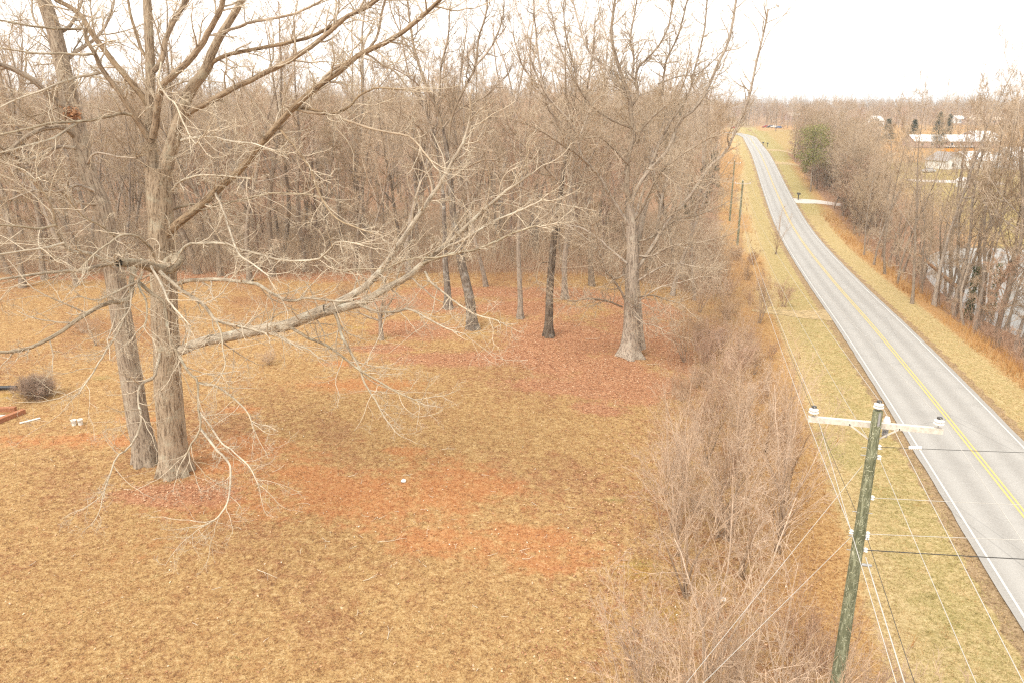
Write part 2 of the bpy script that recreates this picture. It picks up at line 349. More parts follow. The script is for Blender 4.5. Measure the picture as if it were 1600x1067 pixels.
def ground_mat():
    t = NT('ground', .96, .1); co = t.coord()
    fine = t.noise(11, 5, co, .75); mid = t.noise(1.6, 6, co, .7); big = t.noise(.22, 5, co, .65); spk = t.noise(34, 2, co)
    # nodes with slope streaks of the mown grass
    A = lambda k: t.attr(k).outputs['Fac']
    def mask(k, lo=.35, hi=.6, w=.9, src=None):
        n = t.math('MULTIPLY', t.math('SUBTRACT', src or mid, .5), w); m = t.math('ADD', A(k), n)
        x = t.n('MapRange'); x.interpolation_type = 'SMOOTHSTEP'; t.l(m, x.inputs[0]); x.inputs[1].default_value = lo; x.inputs[2].default_value = hi; return x.outputs[0]
    tex = t.math('ADD', t.math('MULTIPLY', fine, .5), t.math('MULTIPLY', t.noise(4.2, 5, co, .8), .5))
    def r3(a, b, c, d): return t.ramp(tex, [(.40, a), (.475, b), (.53, c), (.61, d)])
    straw = r3((.19, .10, .045), (.37, .22, .09), (.47, .30, .13), (.59, .42, .22))
    strawb = r3((.17, .085, .038), (.32, .17, .07), (.41, .24, .10), (.52, .35, .17))
    c = t.mix(t.maprange(mid, .40, .60), straw, strawb)
    brownp = r3((.13, .055, .03), (.27, .125, .06), (.35, .19, .09), (.46, .29, .15))
    c = t.mix(t.math('MULTIPLY', mask('brown', .35, .85, 1.3), .85), c, brownp)
    pale = r3((.24, .16, .065), (.41, .305, .14), (.50, .38, .19), (.60, .48, .27))
    c = t.mix(t.math('MULTIPLY', mask('straw', .3, .85), .85), c, pale)
    green = r3((.12, .11, .03), (.26, .225, .075), (.34, .28, .11), (.45, .37, .17))
    c = t.mix(t.math('MULTIPLY', mask('green', .3, 1., 1.6), .8), c, green)
    orange = r3((.18, .075, .03), (.37, .19, .07), (.45, .26, .10), (.53, .34, .16))
    c = t.mix(t.math('MULTIPLY', mask('orange', .25, .9, 1.6), .85), c, orange)
    moss = r3((.20, .11, .015), (.36, .22, .045), (.42, .27, .07), (.48, .35, .13))
    c = t.mix(t.math('MULTIPLY', mask('moss', .3, 1., 2.), .7), c, moss)
    clay = r3((.28, .095, .036), (.43, .17, .064), (.48, .21, .085), (.54, .29, .14))
    c = t.mix(t.math('MULTIPLY', mask('clay', .12, 1.0, 2.2), .74), c, clay)
    leaf = r3((.17, .062, .032), (.36, .155, .08), (.44, .215, .115), (.56, .34, .20))
    c = t.mix(t.math('MULTIPLY', mask('leaf', .25, .7, 1.1), .9), c, leaf)
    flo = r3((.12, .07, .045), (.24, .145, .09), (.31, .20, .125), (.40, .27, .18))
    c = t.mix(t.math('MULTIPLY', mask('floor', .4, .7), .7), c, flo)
    c = t.mix(t.maprange(spk, .62, .70, 0, .6), c, (.62, .50, .33))
    c = t.mix(t.maprange(spk, .38, .30, 0, .6), c, (.10, .055, .028))
    t.bump(t.math('ADD', fine, t.math('MULTIPLY', mid, .6)), .12, .8)
    return t.color(c)
M_GROUND = ground_mat()
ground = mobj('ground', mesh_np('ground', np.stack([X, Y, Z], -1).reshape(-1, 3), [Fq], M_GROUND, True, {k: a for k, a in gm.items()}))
tag(ground, 'straw coloured yard and roadside ground with red clay and fallen leaves', kind='structure')

# ------------------------------------------------------------------ road
def asphalt():
    t = NT('asphalt', .62, .35); co = t.coord(); s = t.attr('across').outputs['Fac']
    n = t.noise(9, 4, co); n2 = t.noise(.5, 4, co); fine = t.noise(60, 3, co)
    v = t.n('Vector' + 'Math') if False else None
    wheel = t.n('Math'); wheel.operation = 'SINE'; t.l(t.math('MULTIPLY', s, 2.03), wheel.inputs[0])
    w = t.math('MULTIPLY', wheel.outputs[0], wheel.outputs[0])
    c = t.ramp(n, [(.3, (.27, .25, .225)), (.7, (.345, .325, .295))])
    c = t.mix(t.maprange(fine, .35, .65, 0, .35), c, (.20, .19, .18))
    c = t.mix(t.math('MULTIPLY', w, .42), c, (.42, .40, .37))
    c = t.mix(t.maprange(n2, .52, .7, 0, .35), c, (.25, .235, .215))
    cr = t.n('TexVoronoi'); cr.feature = 'DISTANCE_TO_EDGE'; cr.inputs['Scale'].default_value = .16; t.l(t.mapping(t.mix(.2, co, t.n('TexNoise').outputs['Color']), (1, .5, 1)), cr.inputs['Vector'])
    c = t.mix(t.maprange(cr.outputs['Distance'], .0, .004, .35, 0), c, (.10, .095, .09))
    t.bump(fine, .004, .5)
    return t.color(c)
def strip(name, s0, s1, lift, mat, y0=-60, y1=470, ns=2, wob=0):
    ys = np.concatenate([np.arange(y0, 300, 1.0), np.arange(300, y1 + 1, 2.)]); ss = np.linspace(s0, s1, ns)
    yy, sv = np.meshgrid(ys, ss, indexing='ij'); wb = 0
    if wob: sv = sv + np.where((np.arange(ns) == 0) | (np.arange(ns) == ns - 1), 1, 0)[None] * wob * (snoise(yy, yy * 0, 1.1, 17) + .6 * snoise(yy, yy * 0, 3.1, 18))
    bend = np.where(yy > 405, ((yy - 405) / 60) ** 2 * 9, 0)
    xs = road_x(yy) + sv * CPS - bend; y2 = yy - sv * SPS
    z = zr(y2) + lift - .02 * np.abs(sv) / 3
    n = len(ys); ii = np.arange(n * ns).reshape(n, ns)
    F = np.stack([ii[:-1, :-1], ii[:-1, 1:], ii[1:, 1:], ii[1:, :-1]], -1).reshape(-1, 4)
    return tag(mobj(name, mesh_np(name, np.stack([xs, y2, z], -1).reshape(-1, 3), [F], mat, True, {'across': sv})), kind='structure')
M_ASPH = asphalt()
def paint(name, c, wear):
    t = NT(name, .7, .3); n = t.noise(14, 6, t.coord(), .7)
    return t.color(t.mix(t.maprange(n, .5, .72, 0, wear), (*c, 1), (.30, .29, .27)))
M_WHITE = paint('white_paint', (.52, .50, .47), .9); M_YEL = paint('yellow_paint', (.58, .42, .13), .85)
strip('road', -3.38, 3.38, .03, M_ASPH, ns=9, wob=.05)
strip('edge_line', -3.07, -2.965, .036, M_WHITE); strip('edge_line', 2.965, 3.07, .036, M_WHITE)
strip('centre_line', -.17, -.06, .036, M_YEL); strip('centre_line', .06, .17, .036, M_YEL)
def patch(name, poly, lift, mat, n=10):
    """a drive: quad strip between two edges given as ground points"""
    a, b = [catmull(p, n) for p in poly]; ns = 5
    V = np.array([[a[i] * (1 - k / (ns - 1)) + b[i] * k / (ns - 1) for k in range(ns)] for i in range(n)]).reshape(-1, 3)
    V[:, :2] += np.stack([.35 * fbm(V[:, 0], V[:, 1], .9, 91), .35 * fbm(V[:, 0], V[:, 1], .9, 95)], 1); V[:, 2] = ground_z(V[:, 0], V[:, 1]) + lift
    ii = np.arange(n * ns).reshape(n, ns); F = np.stack([ii[:-1, :-1], ii[:-1, 1:], ii[1:, 1:], ii[1:, :-1]], -1).reshape(-1, 4)
    return tag(mobj(name, mesh_np(name, V, [F], mat)), kind='structure')
M_GRAV = plain('gravel', (.38, .28, .15), .95, .1, .4, 2.2); M_CONC = plain('pale_drive', (.52, .47, .42), .9, .2, .15, 3)
def sy(s, y): return np.array([road_x(y) + s * CPS, y - s * SPS, 0])
def apron(name, y, s0, s1, w0, w1, mat, n=14, drift=0):
    pa = [sy(s0 + (s1 - s0) * k, y - (w0 + (w1 - w0) * k) / 2 + drift * k) for k in (0, .3, .6, 1)]
    pb = [sy(s0 + (s1 - s0) * k, y + (w0 + (w1 - w0) * k) / 2 + drift * k) for k in (0, .3, .6, 1)]
    return patch(name, (pa, pb), .025, mat, n)
apron('gravel_drive', 76, -3.3, -11, 5.5, 1.2, M_GRAV, 40)
apron('drive', 191, 3.4, 16, 7, 4.4, M_CONC); apron('drive', 320, 3.4, 22, 10, 6, M_GRAV); apron('drive', 268, 3.4, 18, 8, 5, M_GRAV)
apron('drive', 246, 40, 66, 5, 9, M_CONC)

# ------------------------------------------------------------------ pond
def pond_obj():
    t = NT('pond_water', .04, .5); t.b.inputs['Base Color'].default_value = (.16, .14, .11, 1); t.b.inputs['IOR'].default_value = 1.33
    t.bump(t.noise(1.2, 3, t.coord()), .02, .12)
    an = np.linspace(0, 2 * np.pi, 48, endpoint=False); V = []
    for k in an:
        s = 36 + 20 * math.cos(k); y = 108 + 42 * math.sin(k); V.append((road_x(y) + s / CPS, y, -8.1))
    me = bpy.data.meshes.new('pond'); me.from_pydata(V, [], [tuple(range(48))]); me.update(); me.materials.append(t.m)
    return tag(mobj('pond', me), 'pale still pond showing between the trunks right of the road', kind='structure')
pond_obj()

# ================================================================== HERO TREES
def limb_pts(px, y0, y1, n):
    """pixels of the limb, walked from depth y0 to depth y1, as points in the yard"""
    px = np.asarray(px, float); q = np.concatenate([[0], np.cumsum(np.hypot(*np.diff(px, axis=0).T))]); q /= q[-1]
    P = np.array([at(u, v, y0 + (y1 - y0) * k) for (u, v), k in zip(px, q)])
    return catmull(P, n)
def limb(px, w0, w1, y0, y1, n=22, wob=.012):
    P = limb_pts(px, y0, y1, n); L = np.linalg.norm(np.diff(P, axis=0), axis=1).sum()
    P[1:-1] += RNG.normal(0, wob * min(L / 8, 1), (n - 2, 3))
    _, _, f = proj(P); r = np.linspace(w0, w1, n) / 2 * f / FPX
    return P[None], r[None] * .97, np.array([L])
def hero(name, label, group, root_px, Y, trunk, limbs, mat, seed, dens=1., twigL=1., flare=1.5, up=.03, lobes=6, maxlev=4, cat_='tree', lmat=None, lw=1., tw=1., sl_=.85):
    rng = np.random.default_rng(seed)
    base = gp(*root_px); root = empty(name, base, 0, label, cat_, group)
    # trunk: rings with root flare
    tr = []
    for k, (px, w0, w1, a, b) in enumerate(trunk):
        Bt = limb(px, w0, w1, Y + a, Y + b, 30, .006)
        if k == 0:
            P, r, L = Bt; P[0, :, 2] -= 0; h = P[0, :, 2] - base[2]
            d0 = P[0, 0].copy(); P[0, 0] = [d0[0], d0[1], base[2] - .25]
            r[0] *= 1 + (flare - 1) * np.exp(-np.maximum(h, 0) / .55)
        tr.append(Bt)
    items = [(b, 18 if k == 0 else 12) for k, b in enumerate(tr)]
    me = tubes_mesh('trunk', items, mat)
    co = np.empty(len(me.vertices) * 3, np.float32); me.vertices.foreach_get('co', co); co = co.reshape(-1, 3)
    n0 = 30 * 18; c = np.repeat(tr[0][0][0], 18, 0); d = co[:n0] - c; ang = np.arctan2(d[:, 1], d[:, 0]); hh = np.maximum(co[:n0, 2] - base[2], 0)
    k = np.exp(-hh / .6) * .30 * np.cos(lobes * ang + seed) + .035 * np.sin(3 * ang + hh * 1.1) + .03 * np.sin(5 * ang - hh * 2.)
    co[:n0] = c + d * (1 + k)[:, None]; co -= base.astype(np.float32)
    me.vertices.foreach_set('co', co.ravel()); me.update()
    mobj('trunk', me, root)
    Ls = [limb(px, w0 * lw * (1 if w0 > 8 else sl_), w1 * lw * (1 if w0 > 8 else sl_), Y + a, Y + b) for px, w0, w1, a, b in limbs]
    for li, b in enumerate(Ls):
        m2 = tubes_mesh('limb', [((b[0] - base, b[1], b[2]), 9)], lmat(li) if lmat else mat); mobj('limb', m2, root)
    src = cat(*Ls) if Ls else None
    # finer growth on the limbs
    nb = np.clip((src[2] * 1.7 * dens), 3, 36).astype(int)
    q = spawn(src, nb, .12, 1., .85, .25, 0, .5, rng); q = (q[0], q[1], np.clip(rng.gamma(4, .42, len(q[2])), .5, 3.6) * twigL, np.clip(q[3], .008, .045))
    b1 = grow(*q, 9, .17, up, rng, .35)
    tips = spawn(src, 3, .93, 1., .4, .2, 0, .8, rng); tips = (tips[0], tips[1], rng.uniform(1, 2.4, len(tips[2])) * twigL, np.clip(tips[3], .008, .03))
    b1 = cat(b1, grow(*tips, 9, .15, up, rng, .35))
    q = spawn(b1, rng.integers(3, 7, len(b1[2])), .2, 1, .8, .25, .55, .62, rng, .3); b2 = grow(q[0], q[1], q[2], np.maximum(q[3], .0065 * tw), 6, .2, up, rng, .4)
    q = spawn(b2, rng.integers(2, 6, len(b2[2])), .2, 1, .8, .3, .55, .65, rng, .16); b3 = grow(q[0], q[1], q[2], np.maximum(q[3], .0052 * tw), 4, .22, up, rng, .5)
    its = [(b1, 5), (b2, 4), (b3, 3)]
    if maxlev > 3:
        q = spawn(b3, rng.integers(1, 4, len(b3[2])), .25, 1, .75, .3, .6, .8, rng, .12); b4 = grow(q[0], q[1], q[2], np.maximum(q[3], .0045 * tw), 3, .2, up, rng, .6); its.append((b4, 3))
    its = [((b[0] - base, b[1], b[2]), s) for b, s in its]
    mobj('crown', tubes_mesh('crown', its, mat), root)
    return root

Y1 = float(gp(272, 738)[1]); Y2 = float(gp(229, 722)[1]); Y3 = float(gp(983, 556)[1])
T1_TRUNK = [([(273, 742), (271, 700), (266, 640), (262, 590), (259, 520), (256, 440), (252, 370), (249, 300), (248, 262)], 44, 38, 0, -.2),
            ([(243, 285), (238, 245), (236, 219), (235, 169), (235, 112), (233, 56), (230, 0), (229, -60)], 19, 12, -.1, .4),
            ([(254, 285), (262, 250), (270, 225), (281, 183), (298, 140), (320, 112), (332, 81), (348, 50), (374, 8), (395, -40)], 25, 9, -.2, -.9)]
T1 = [  # pixels, width at both ends, depth offsets
    ([(236, 222), (228, 210), (205, 174), (183, 140), (160, 110), (146, 81), (135, 62), (134, 45)], 11, 5, -.2, -1.5),
    ([(232, 165), (222, 150), (198, 122), (174, 93), (143, 53), (129, 28), (110, 12), (87, 0), (60, -22)], 11, 6, 0, 1.5),
    ([(239, 215), (243, 190), (248, 155), (253, 135), (270, 118), (298, 93), (318, 65), (332, 39), (345, 15), (352, -20)], 13, 8, -.3, -2.5),
    ([(240, 112), (253, 93), (259, 62), (275, 28), (292, 0), (305, -30)], 9, 7, .1, 1.5),
    ([(240, 105), (222, 80), (212, 50), (203, 18), (198, -20)], 7, 4, .2, 1.8),
    ([(292, 178), (310, 168), (332, 157), (365, 138), (400, 122), (436, 104), (479, 79), (512, 53), (540, 28), (574, 11), (600, -8)], 10, 6, -.4, -3.5),
    ([(326, 112), (337, 95), (365, 84), (400, 77), (450, 68), (498, 53), (535, 30), (565, 14), (592, -4)], 8, 5, -.5, -3),
    ([(334, 55), (350, 50), (365, 45), (400, 34), (450, 25), (484, 11), (504, 0), (530, -15)], 6, 3.5, -.7, -2.5),
    ([(258, 372), (270, 357), (292, 339), (323, 314), (345, 292), (371, 270), (400, 238), (428, 203), (456, 171), (493, 138), (532, 110), (569, 81), (597, 70), (636, 45), (667, 20), (692, -4)], 14, 6, -.3, -4.5),
    ([(493, 138), (520, 110), (555, 90), (575, 78), (590, 55), (597, 20), (604, -12)], 6, 4, -2.4, -3),
    ([(456, 166), (490, 172), (520, 178), (545, 168), (560, 152), (590, 138), (640, 142)], 6, 3, -2, -4.5),
    ([(445, 165), (480, 176), (520, 180), (550, 192), (590, 204), (640, 215), (662, 238), (680, 262)], 6, 2.5, -2, -5),
    ([(429, 192), (440, 205), (456, 225), (472, 246), (487, 267), (497, 300), (507, 317), (521, 337), (546, 352), (585, 366)], 6, 2.5, -1.8, -6),
    # great low limb
    ([(262, 552), (284, 547), (309, 536), (360, 525), (400, 517), (442, 510), (484, 494), (510, 484)], 15, 19, 0, -2.2),
    ([(505, 486), (535, 470), (569, 449), (597, 421), (625, 381), (647, 348), (670, 314), (692, 280), (703, 261), (723, 225), (735, 185)], 13, 4, -2.1, -4),
    ([(500, 490), (540, 480), (569, 472), (602, 452), (633, 435), (661, 412), (690, 390), (718, 365), (751, 334), (790, 300), (830, 272)], 15, 4, -2.1, -5),
    ([(661, 412), (700, 398), (740, 392), (775, 378), (800, 365), (845, 352)], 6, 3, -3.6, -6), ([(690, 390), (730, 372), (775, 345), (812, 330), (850, 312)], 6, 3, -3.8, -5),
    ([(597, 425), (625, 410), (650, 404), (690, 402), (720, 395)], 5, 2.5, -3, -5.5), ([(664, 425), (672, 440), (690, 455), (715, 475), (745, 492), (780, 502)], 5, 2.5, -3.6, -6.5),
    ([(521, 484), (528, 500), (533, 522), (545, 545), (560, 572), (570, 598), (586, 625), (600, 650)], 7, 2.5, -2.3, -6), ([(560, 477), (590, 487), (616, 488), (640, 484), (665, 496), (690, 510), (715, 520)], 6, 2.5, -2.6, -6),
    ([(455, 512), (480, 527), (510, 540), (540, 560), (565, 580), (600, 600), (630, 617), (658, 628)], 6, 2.5, -2, -6.5), ([(425, 518), (450, 535), (480, 545), (500, 560)], 5, 2, -1.6, -4),
    # limb reaching towards the viewer, with its many pale branches
    ([(255, 418), (268, 409), (277, 404), (274, 414), (262, 421), (247, 421), (225, 414), (205, 412), (185, 411)], 21, 14, -.2, -7),
    ([(190, 411), (160, 415), (130, 423), (100, 424), (60, 428), (20, 434), (-20, 440)], 8, 4, -6.6, -10), ([(170, 412), (140, 397), (112, 393), (93, 370), (87, 350), (81, 325), (67, 300), (55, 280)], 8, 4, -6.8, -9.5),
    ([(100, 380), (70, 388), (40, 392), (0, 398), (-30, 402)], 5, 3, -8.8, -11), ([(87, 352), (60, 358), (30, 354), (0, 352), (-25, 350)], 5, 3, -8.8, -11),
    ([(208, 418), (206, 440), (205, 456), (200, 469), (169, 474), (135, 491), (98, 516), (56, 539), (20, 549), (-25, 551)], 9, 5, -6.6, -11), ([(200, 468), (195, 490), (185, 519), (166, 547), (146, 581), (125, 612)], 5, 2.5, -7.2, -11),
    ([(222, 425), (216, 440), (200, 447), (175, 460), (150, 469), (120, 462)], 6, 2.5, -6.6, -9), ([(215, 440), (220, 455), (228, 470), (229, 495), (224, 512)], 5, 2.5, -6.4, -8),
    ([(236, 417), (252, 445), (263, 470), (280, 490), (298, 510)], 5, 2.5, -5.8, -9), ([(218, 442), (240, 462), (257, 475), (263, 520), (280, 556), (296, 583), (309, 597), (309, 637), (313, 668), (300, 692), (290, 712)], 7, 3, -6.2, -9.5),
    ([(311, 598), (337, 603), (360, 618), (384, 640), (394, 660)], 5, 2.5, -7.7, -10), ([(312, 668), (337, 700), (357, 722), (360, 745), (357, 780), (345, 802), (333, 814)], 5, 2.5, -8.4, -11), ([(309, 640), (325, 660), (345, 690), (365, 705), (390, 730), (403, 755)], 4, 2, -8, -10.5),
    ([(250, 425), (281, 452), (315, 474), (337, 500), (365, 508), (400, 517), (420, 522)], 8, 4, -5, -8), ([(337, 500), (346, 522), (348, 545), (352, 568), (344, 590)], 4, 2, -6.8, -9),
    ([(278, 444), (304, 438), (351, 438), (400, 445), (428, 460), (456, 471), (482, 466), (521, 471), (552, 470)], 8, 4, -1, -4.5), ([(270, 410), (290, 385), (309, 381), (351, 381), (375, 390), (400, 397), (442, 407), (490, 407), (510, 396), (526, 379), (546, 380), (570, 385)], 6, 3, -1, -6),
    ([(502, 398), (518, 412), (532, 424), (560, 421), (600, 420)], 4, 2, -4.3, -6), ([(337, 303), (349, 331), (363, 373), (374, 398), (400, 417), (420, 432)], 5, 2.5, -1.4, -5.5),
    ([(243, 405), (235, 388), (215, 370), (190, 368), (172, 380), (150, 395), (130, 418)], 6, 3, -5, -8.5), ([(180, 370), (155, 352), (130, 338), (105, 310)], 4, 2, -6, -9),
    ([(157, 114), (140, 118), (121, 121), (98, 129), (70, 140), (28, 155), (-5, 171)], 6, 3, -1.2, -4), ([(206, 180), (190, 178), (169, 183), (121, 191), (80, 193), (42, 202), (-5, 213)], 6, 3.5, -.8, -5), ([(121, 192), (84, 216), (42, 228), (-5, 241)], 5, 3, -2.4, -5),
    ([(147, 85), (120, 86), (98, 84), (56, 84), (20, 78), (-10, 74)], 5, 3, -1.4, -4), ([(130, 45), (98, 46), (56, 42), (20, 36), (-10, 30)], 5, 3, .8, -2),
    ([(252, 98), (248, 128), (262, 152), (275, 165), (290, 200), (305, 225), (315, 212)], 4, 2.5, -1.5, -5), ([(283, 220), (300, 216), (330, 215), (365, 222), (400, 226), (440, 240)], 6, 2.5, -.4, -3.5), ([(268, 300), (280, 285), (310, 275), (345, 275), (395, 280)], 5, 2.5, -.4, -4.5), ([(262, 330), (300, 320), (330, 322), (380, 312), (430, 302), (490, 305)], 5, 2.5, .6, -3),
    ([(250, 552), (246, 570), (240, 590), (219, 601), (216, 629), (222, 654), (205, 696), (183, 713), (171, 744), (160, 778)], 6, 2.5, -2, -8),
]
hero('oak_tree', 'big pale oak with many sprawling low limbs, nearest tree in the yard', None, (272, 738), Y1, T1_TRUNK, T1, M_OAK, 3, dens=1.25, twigL=1., flare=1.35, lmat=lambda i: M_OAKU if i < 13 else M_OAKL)
T2_TRUNK = [([(230, 726), (224, 690), (215, 650), (205, 590), (195, 530), (183, 450), (170, 384), (158, 320), (143, 288), (132, 253), (124, 214), (112, 174), (104, 135), (96, 93), (87, 56), (76, 22), (66, -5), (50, -60)], 36, 20, 0, 1.2)]
T2 = [([(118, 180), (100, 166), (84, 157), (56, 129), (28, 112), (0, 101), (-30, 92)], 11, 7, .7, -1.5), ([(120, 216), (98, 200), (67, 202), (42, 214), (17, 233), (-10, 245)], 9, 5, .6, -3), ([(120, 232), (93, 230), (70, 239), (48, 250), (22, 245), (-5, 227)], 7, 4, .5, -3),
      ([(135, 258), (150, 240), (190, 246), (214, 247)], 5, 3, .5, -2), ([(96, 110), (90, 95), (85, 80), (75, 60), (52, 28), (50, 0)], 6, 3, 1, 3), ([(85, 55), (110, 40), (125, 10), (135, -20)], 8, 4, 1, 3), ([(150, 300), (120, 290), (90, 300), (55, 298), (10, 315)], 6, 3, .4, -3), ([(98, 100), (120, 80), (150, 60), (170, 30), (180, -5)], 8, 4, 1, 4), ([(155, 320), (128, 318), (95, 300), (60, 270), (30, 262)], 5, 3, .3, -2), ([(178, 420), (150, 400), (120, 396), (90, 410)], 5, 2.5, 0, -3)]
hero('oak_tree', 'second oak with a leaning trunk, just left of the biggest oak', None, (229, 722), Y2, T2_TRUNK, T2, M_OAK2, 5, dens=1.5, flare=1.3, maxlev=4)
T3_TRUNK = [([(982, 560), (984, 540), (985, 519), (987, 480), (987, 440), (988, 393), (986, 350), (983, 315)], 31, 14, 0, .3), ([(1000, 545), (997, 520), (995, 480), (992, 440), (993, 400), (1003, 345), (1012, 310)], 20, 8, .9, 1.6)]
T3 = [([(984, 318), (980, 298), (981, 245), (991, 214), (985, 174), (983, 152), (971, 118), (960, 81), (955, 50), (960, 10), (962, -30)], 13, 5, .3, .8),
      ([(985, 362), (983, 353), (969, 331), (949, 300), (940, 281), (921, 259), (907, 242), (901, 208), (881, 180), (856, 152), (840, 120), (828, 90)], 10, 4, .2, -3), ([(921, 259), (900, 240), (879, 228), (850, 208), (822, 194)], 6, 3, -1.6, -5), ([(905, 215), (915, 190), (925, 165), (940, 150)], 5, 3, -2, -1),
      ([(986, 325), (994, 297), (1019, 261), (1045, 233), (1061, 191), (1087, 169), (1106, 138), (1123, 98), (1140, 62), (1149, 6), (1152, -30)], 10, 5, .3, 2), ([(994, 424), (1020, 385), (1045, 345), (1070, 317), (1087, 294), (1109, 261), (1134, 239), (1146, 211), (1160, 180), (1171, 149), (1179, 112), (1193, 51), (1200, 15)], 9, 4.5, .3, -1.5),
      ([(984, 170), (997, 150), (994, 130), (997, 107), (1012, 92), (1030, 70), (1045, 40), (1052, 0)], 8, 4, .5, 1.5), ([(985, 160), (975, 140), (960, 130), (945, 105), (920, 80), (905, 40), (895, 0)], 8, 4, .5, 2.5), ([(988, 120), (990, 90), (985, 60), (992, 20), (998, -20)], 7, 4, .6, 0), ([(1015, 265), (1030, 225), (1045, 195), (1075, 150), (1085, 110), (1100, 50), (1105, 0)], 8, 4, .8, 3), ([(1028, 132), (1060, 120), (1085, 118), (1105, 105), (1130, 80)], 4, 2.5, 2, 3),
      ([(1035, 150), (1040, 100), (1058, 60), (1072, 10), (1080, -25)], 6, 3.5, 1.5, 1), ([(983, 260), (960, 235), (935, 215), (905, 220)], 5, 2.5, .3, -2.5), ([(977, 470), (970, 455), (960, 440), (945, 420), (935, 393), (907, 367), (880, 350), (867, 342), (850, 330)], 7, 3, 0, -4), ([(980, 412), (957, 393), (935, 373), (907, 356), (879, 350), (855, 335), (830, 318)], 7, 3, 0, 2.5),
      ([(972, 480), (955, 473), (940, 469), (918, 467), (898, 471), (880, 468)], 6, 2.5, 0, -3), ([(975, 430), (962, 435), (945, 425), (935, 400), (933, 375), (925, 350)], 5, 2.5, -.5, -4), ([(996, 465), (1020, 462), (1045, 470), (1062, 474)], 5, 2.5, 0, -3), ([(995, 440), (1020, 425), (1050, 412), (1075, 415), (1100, 420)], 6, 2.5, 0, -2), ([(994, 400), (1020, 400), (1050, 385), (1090, 380), (1130, 370)], 6, 2.5, .3, -2.5), ([(990, 380), (1020, 370), (1055, 345), (1095, 335), (1130, 320)], 7, 3, .3, 2), ([(985, 490), (1005, 505), (1020, 508), (1035, 515)], 4, 2, -.4, -3), ([(982, 472), (988, 480), (1000, 470), (1030, 450), (1070, 440), (1100, 432)], 5, 2.5, -.6, -4),
      ([(988, 350), (1005, 325), (1020, 290), (1040, 262), (1070, 240), (1110, 215)], 7, 3, .2, -4), ([(1010, 265), (1030, 268), (1060, 290), (1085, 285), (1110, 280)], 4, 2, -1.5, -5), ([(985, 200), (960, 190), (930, 170), (912, 150), (890, 110), (870, 60), (862, 20)], 6, 3, .4, -1.5), ([(995, 225), (1005, 200), (1035, 170), (1060, 150), (1075, 110)], 6, 3, .5, -2)]
hero('oak_tree', 'spreading oak with a thick flared pale trunk in the red fallen leaves', None, (983, 556), Y3, T3_TRUNK, T3, M_OAK2, 8, lw=.68, tw=1.5, dens=2.9, twigL=1.2, flare=1.5, lobes=5, up=.05)
def simple_hero(label, base, top_px, wid, limbs_px, seed, mat, dens=1., dtop=0, name='tall_tree', group=None, twigL=1.1):
    Yb = float(gp(*base)[1]); px = [base] + top_px
    return hero(name, label, group, base, Yb, [(px, wid, max(wid * .3, 2.5), 0, dtop)], limbs_px, mat, seed, dens, twigL, 1.45, .07, 5, 4, 'tree', lambda i: M_LIMB, .72, 1.5)
simple_hero('dark leaning trunk with lichen spots, standing in fallen leaves left of the flared oak', (739, 514), [(732, 457), (720, 407), (709, 342), (704, 290), (700, 250), (692, 202)], 17,
    [([(700, 250), (692, 205), (681, 166), (661, 121), (647, 73), (640, 30), (636, -10)], 9, 4, .2, 1), ([(699, 240), (706, 185), (726, 138), (743, 104), (748, 60), (760, 20), (762, -20)], 8, 4, .2, 0), ([(681, 166), (650, 130), (620, 110), (600, 106)], 5, 2.5, .5, -2.5), ([(692, 200), (720, 170), (760, 150), (790, 120)], 5, 2.5, .2, 2.5), ([(686, 150), (690, 100), (700, 60), (703, 10)], 6, 3, .6, 2), ([(700, 270), (680, 255), (650, 235), (620, 215)], 6, 3, 0, 2), ([(703, 280), (730, 262), (760, 250), (795, 255)], 6, 3, 0, -2.5), ([(708, 340), (730, 320), (770, 310), (810, 320)], 4, 2, 0, 3), ([(652, 95), (630, 60), (612, 20), (605, -15)], 5, 3, .8, 2), ([(743, 104), (770, 70), (785, 30), (788, -10)], 5, 3, 0, 2)], 21, M_DARK, 1.2)
simple_hero('dark slim trunk second from the leaning dark tree, in the leaf covered yard', (701, 483), [(698, 440), (695, 398), (694, 340), (690, 280), (676, 200)], 12,
    [([(690, 285), (680, 230), (664, 170), (640, 120), (628, 60), (622, 10)], 7, 3, 0, 1), ([(688, 270), (700, 220), (715, 160), (722, 100), (730, 40)], 6, 3, 0, 2), ([(684, 240), (655, 200), (620, 175), (595, 160)], 5, 2, 0, -2), ([(692, 320), (730, 280), (760, 230), (775, 180)], 5, 2.5, 0, 2)], 22, M_DARK, 1.3)
simple_hero('straight dark trunk with white lichen flecks just left of the flared oak', (857, 526), [(859, 457), (865, 379), (872, 328), (879, 280), (884, 240)], 14,
    [([(881, 266), (888, 220), (895, 170), (900, 120), (885, 60), (880, 10)], 8, 3, .2, 1), ([(882, 260), (870, 200), (850, 140), (840, 80), (835, 20), (832, -20)], 7, 3, .2, 0), ([(884, 250), (905, 200), (915, 150), (925, 90), (930, 30)], 6, 3, .3, 2), ([(878, 290), (850, 260), (825, 235), (805, 210)], 6, 3, .1, -2), ([(868, 350), (850, 320), (830, 300), (805, 290)], 5, 2.5, 0, -2), ([(876, 310), (895, 290), (920, 280), (940, 262)], 5, 2.5, 0, 2), ([(858, 410), (845, 412), (840, 425), (838, 440)], 4, 2, 0, -2), ([(860, 160), (835, 130), (815, 100), (800, 50)], 5, 3, .2, 2)], 23, M_DARK, 1.3)
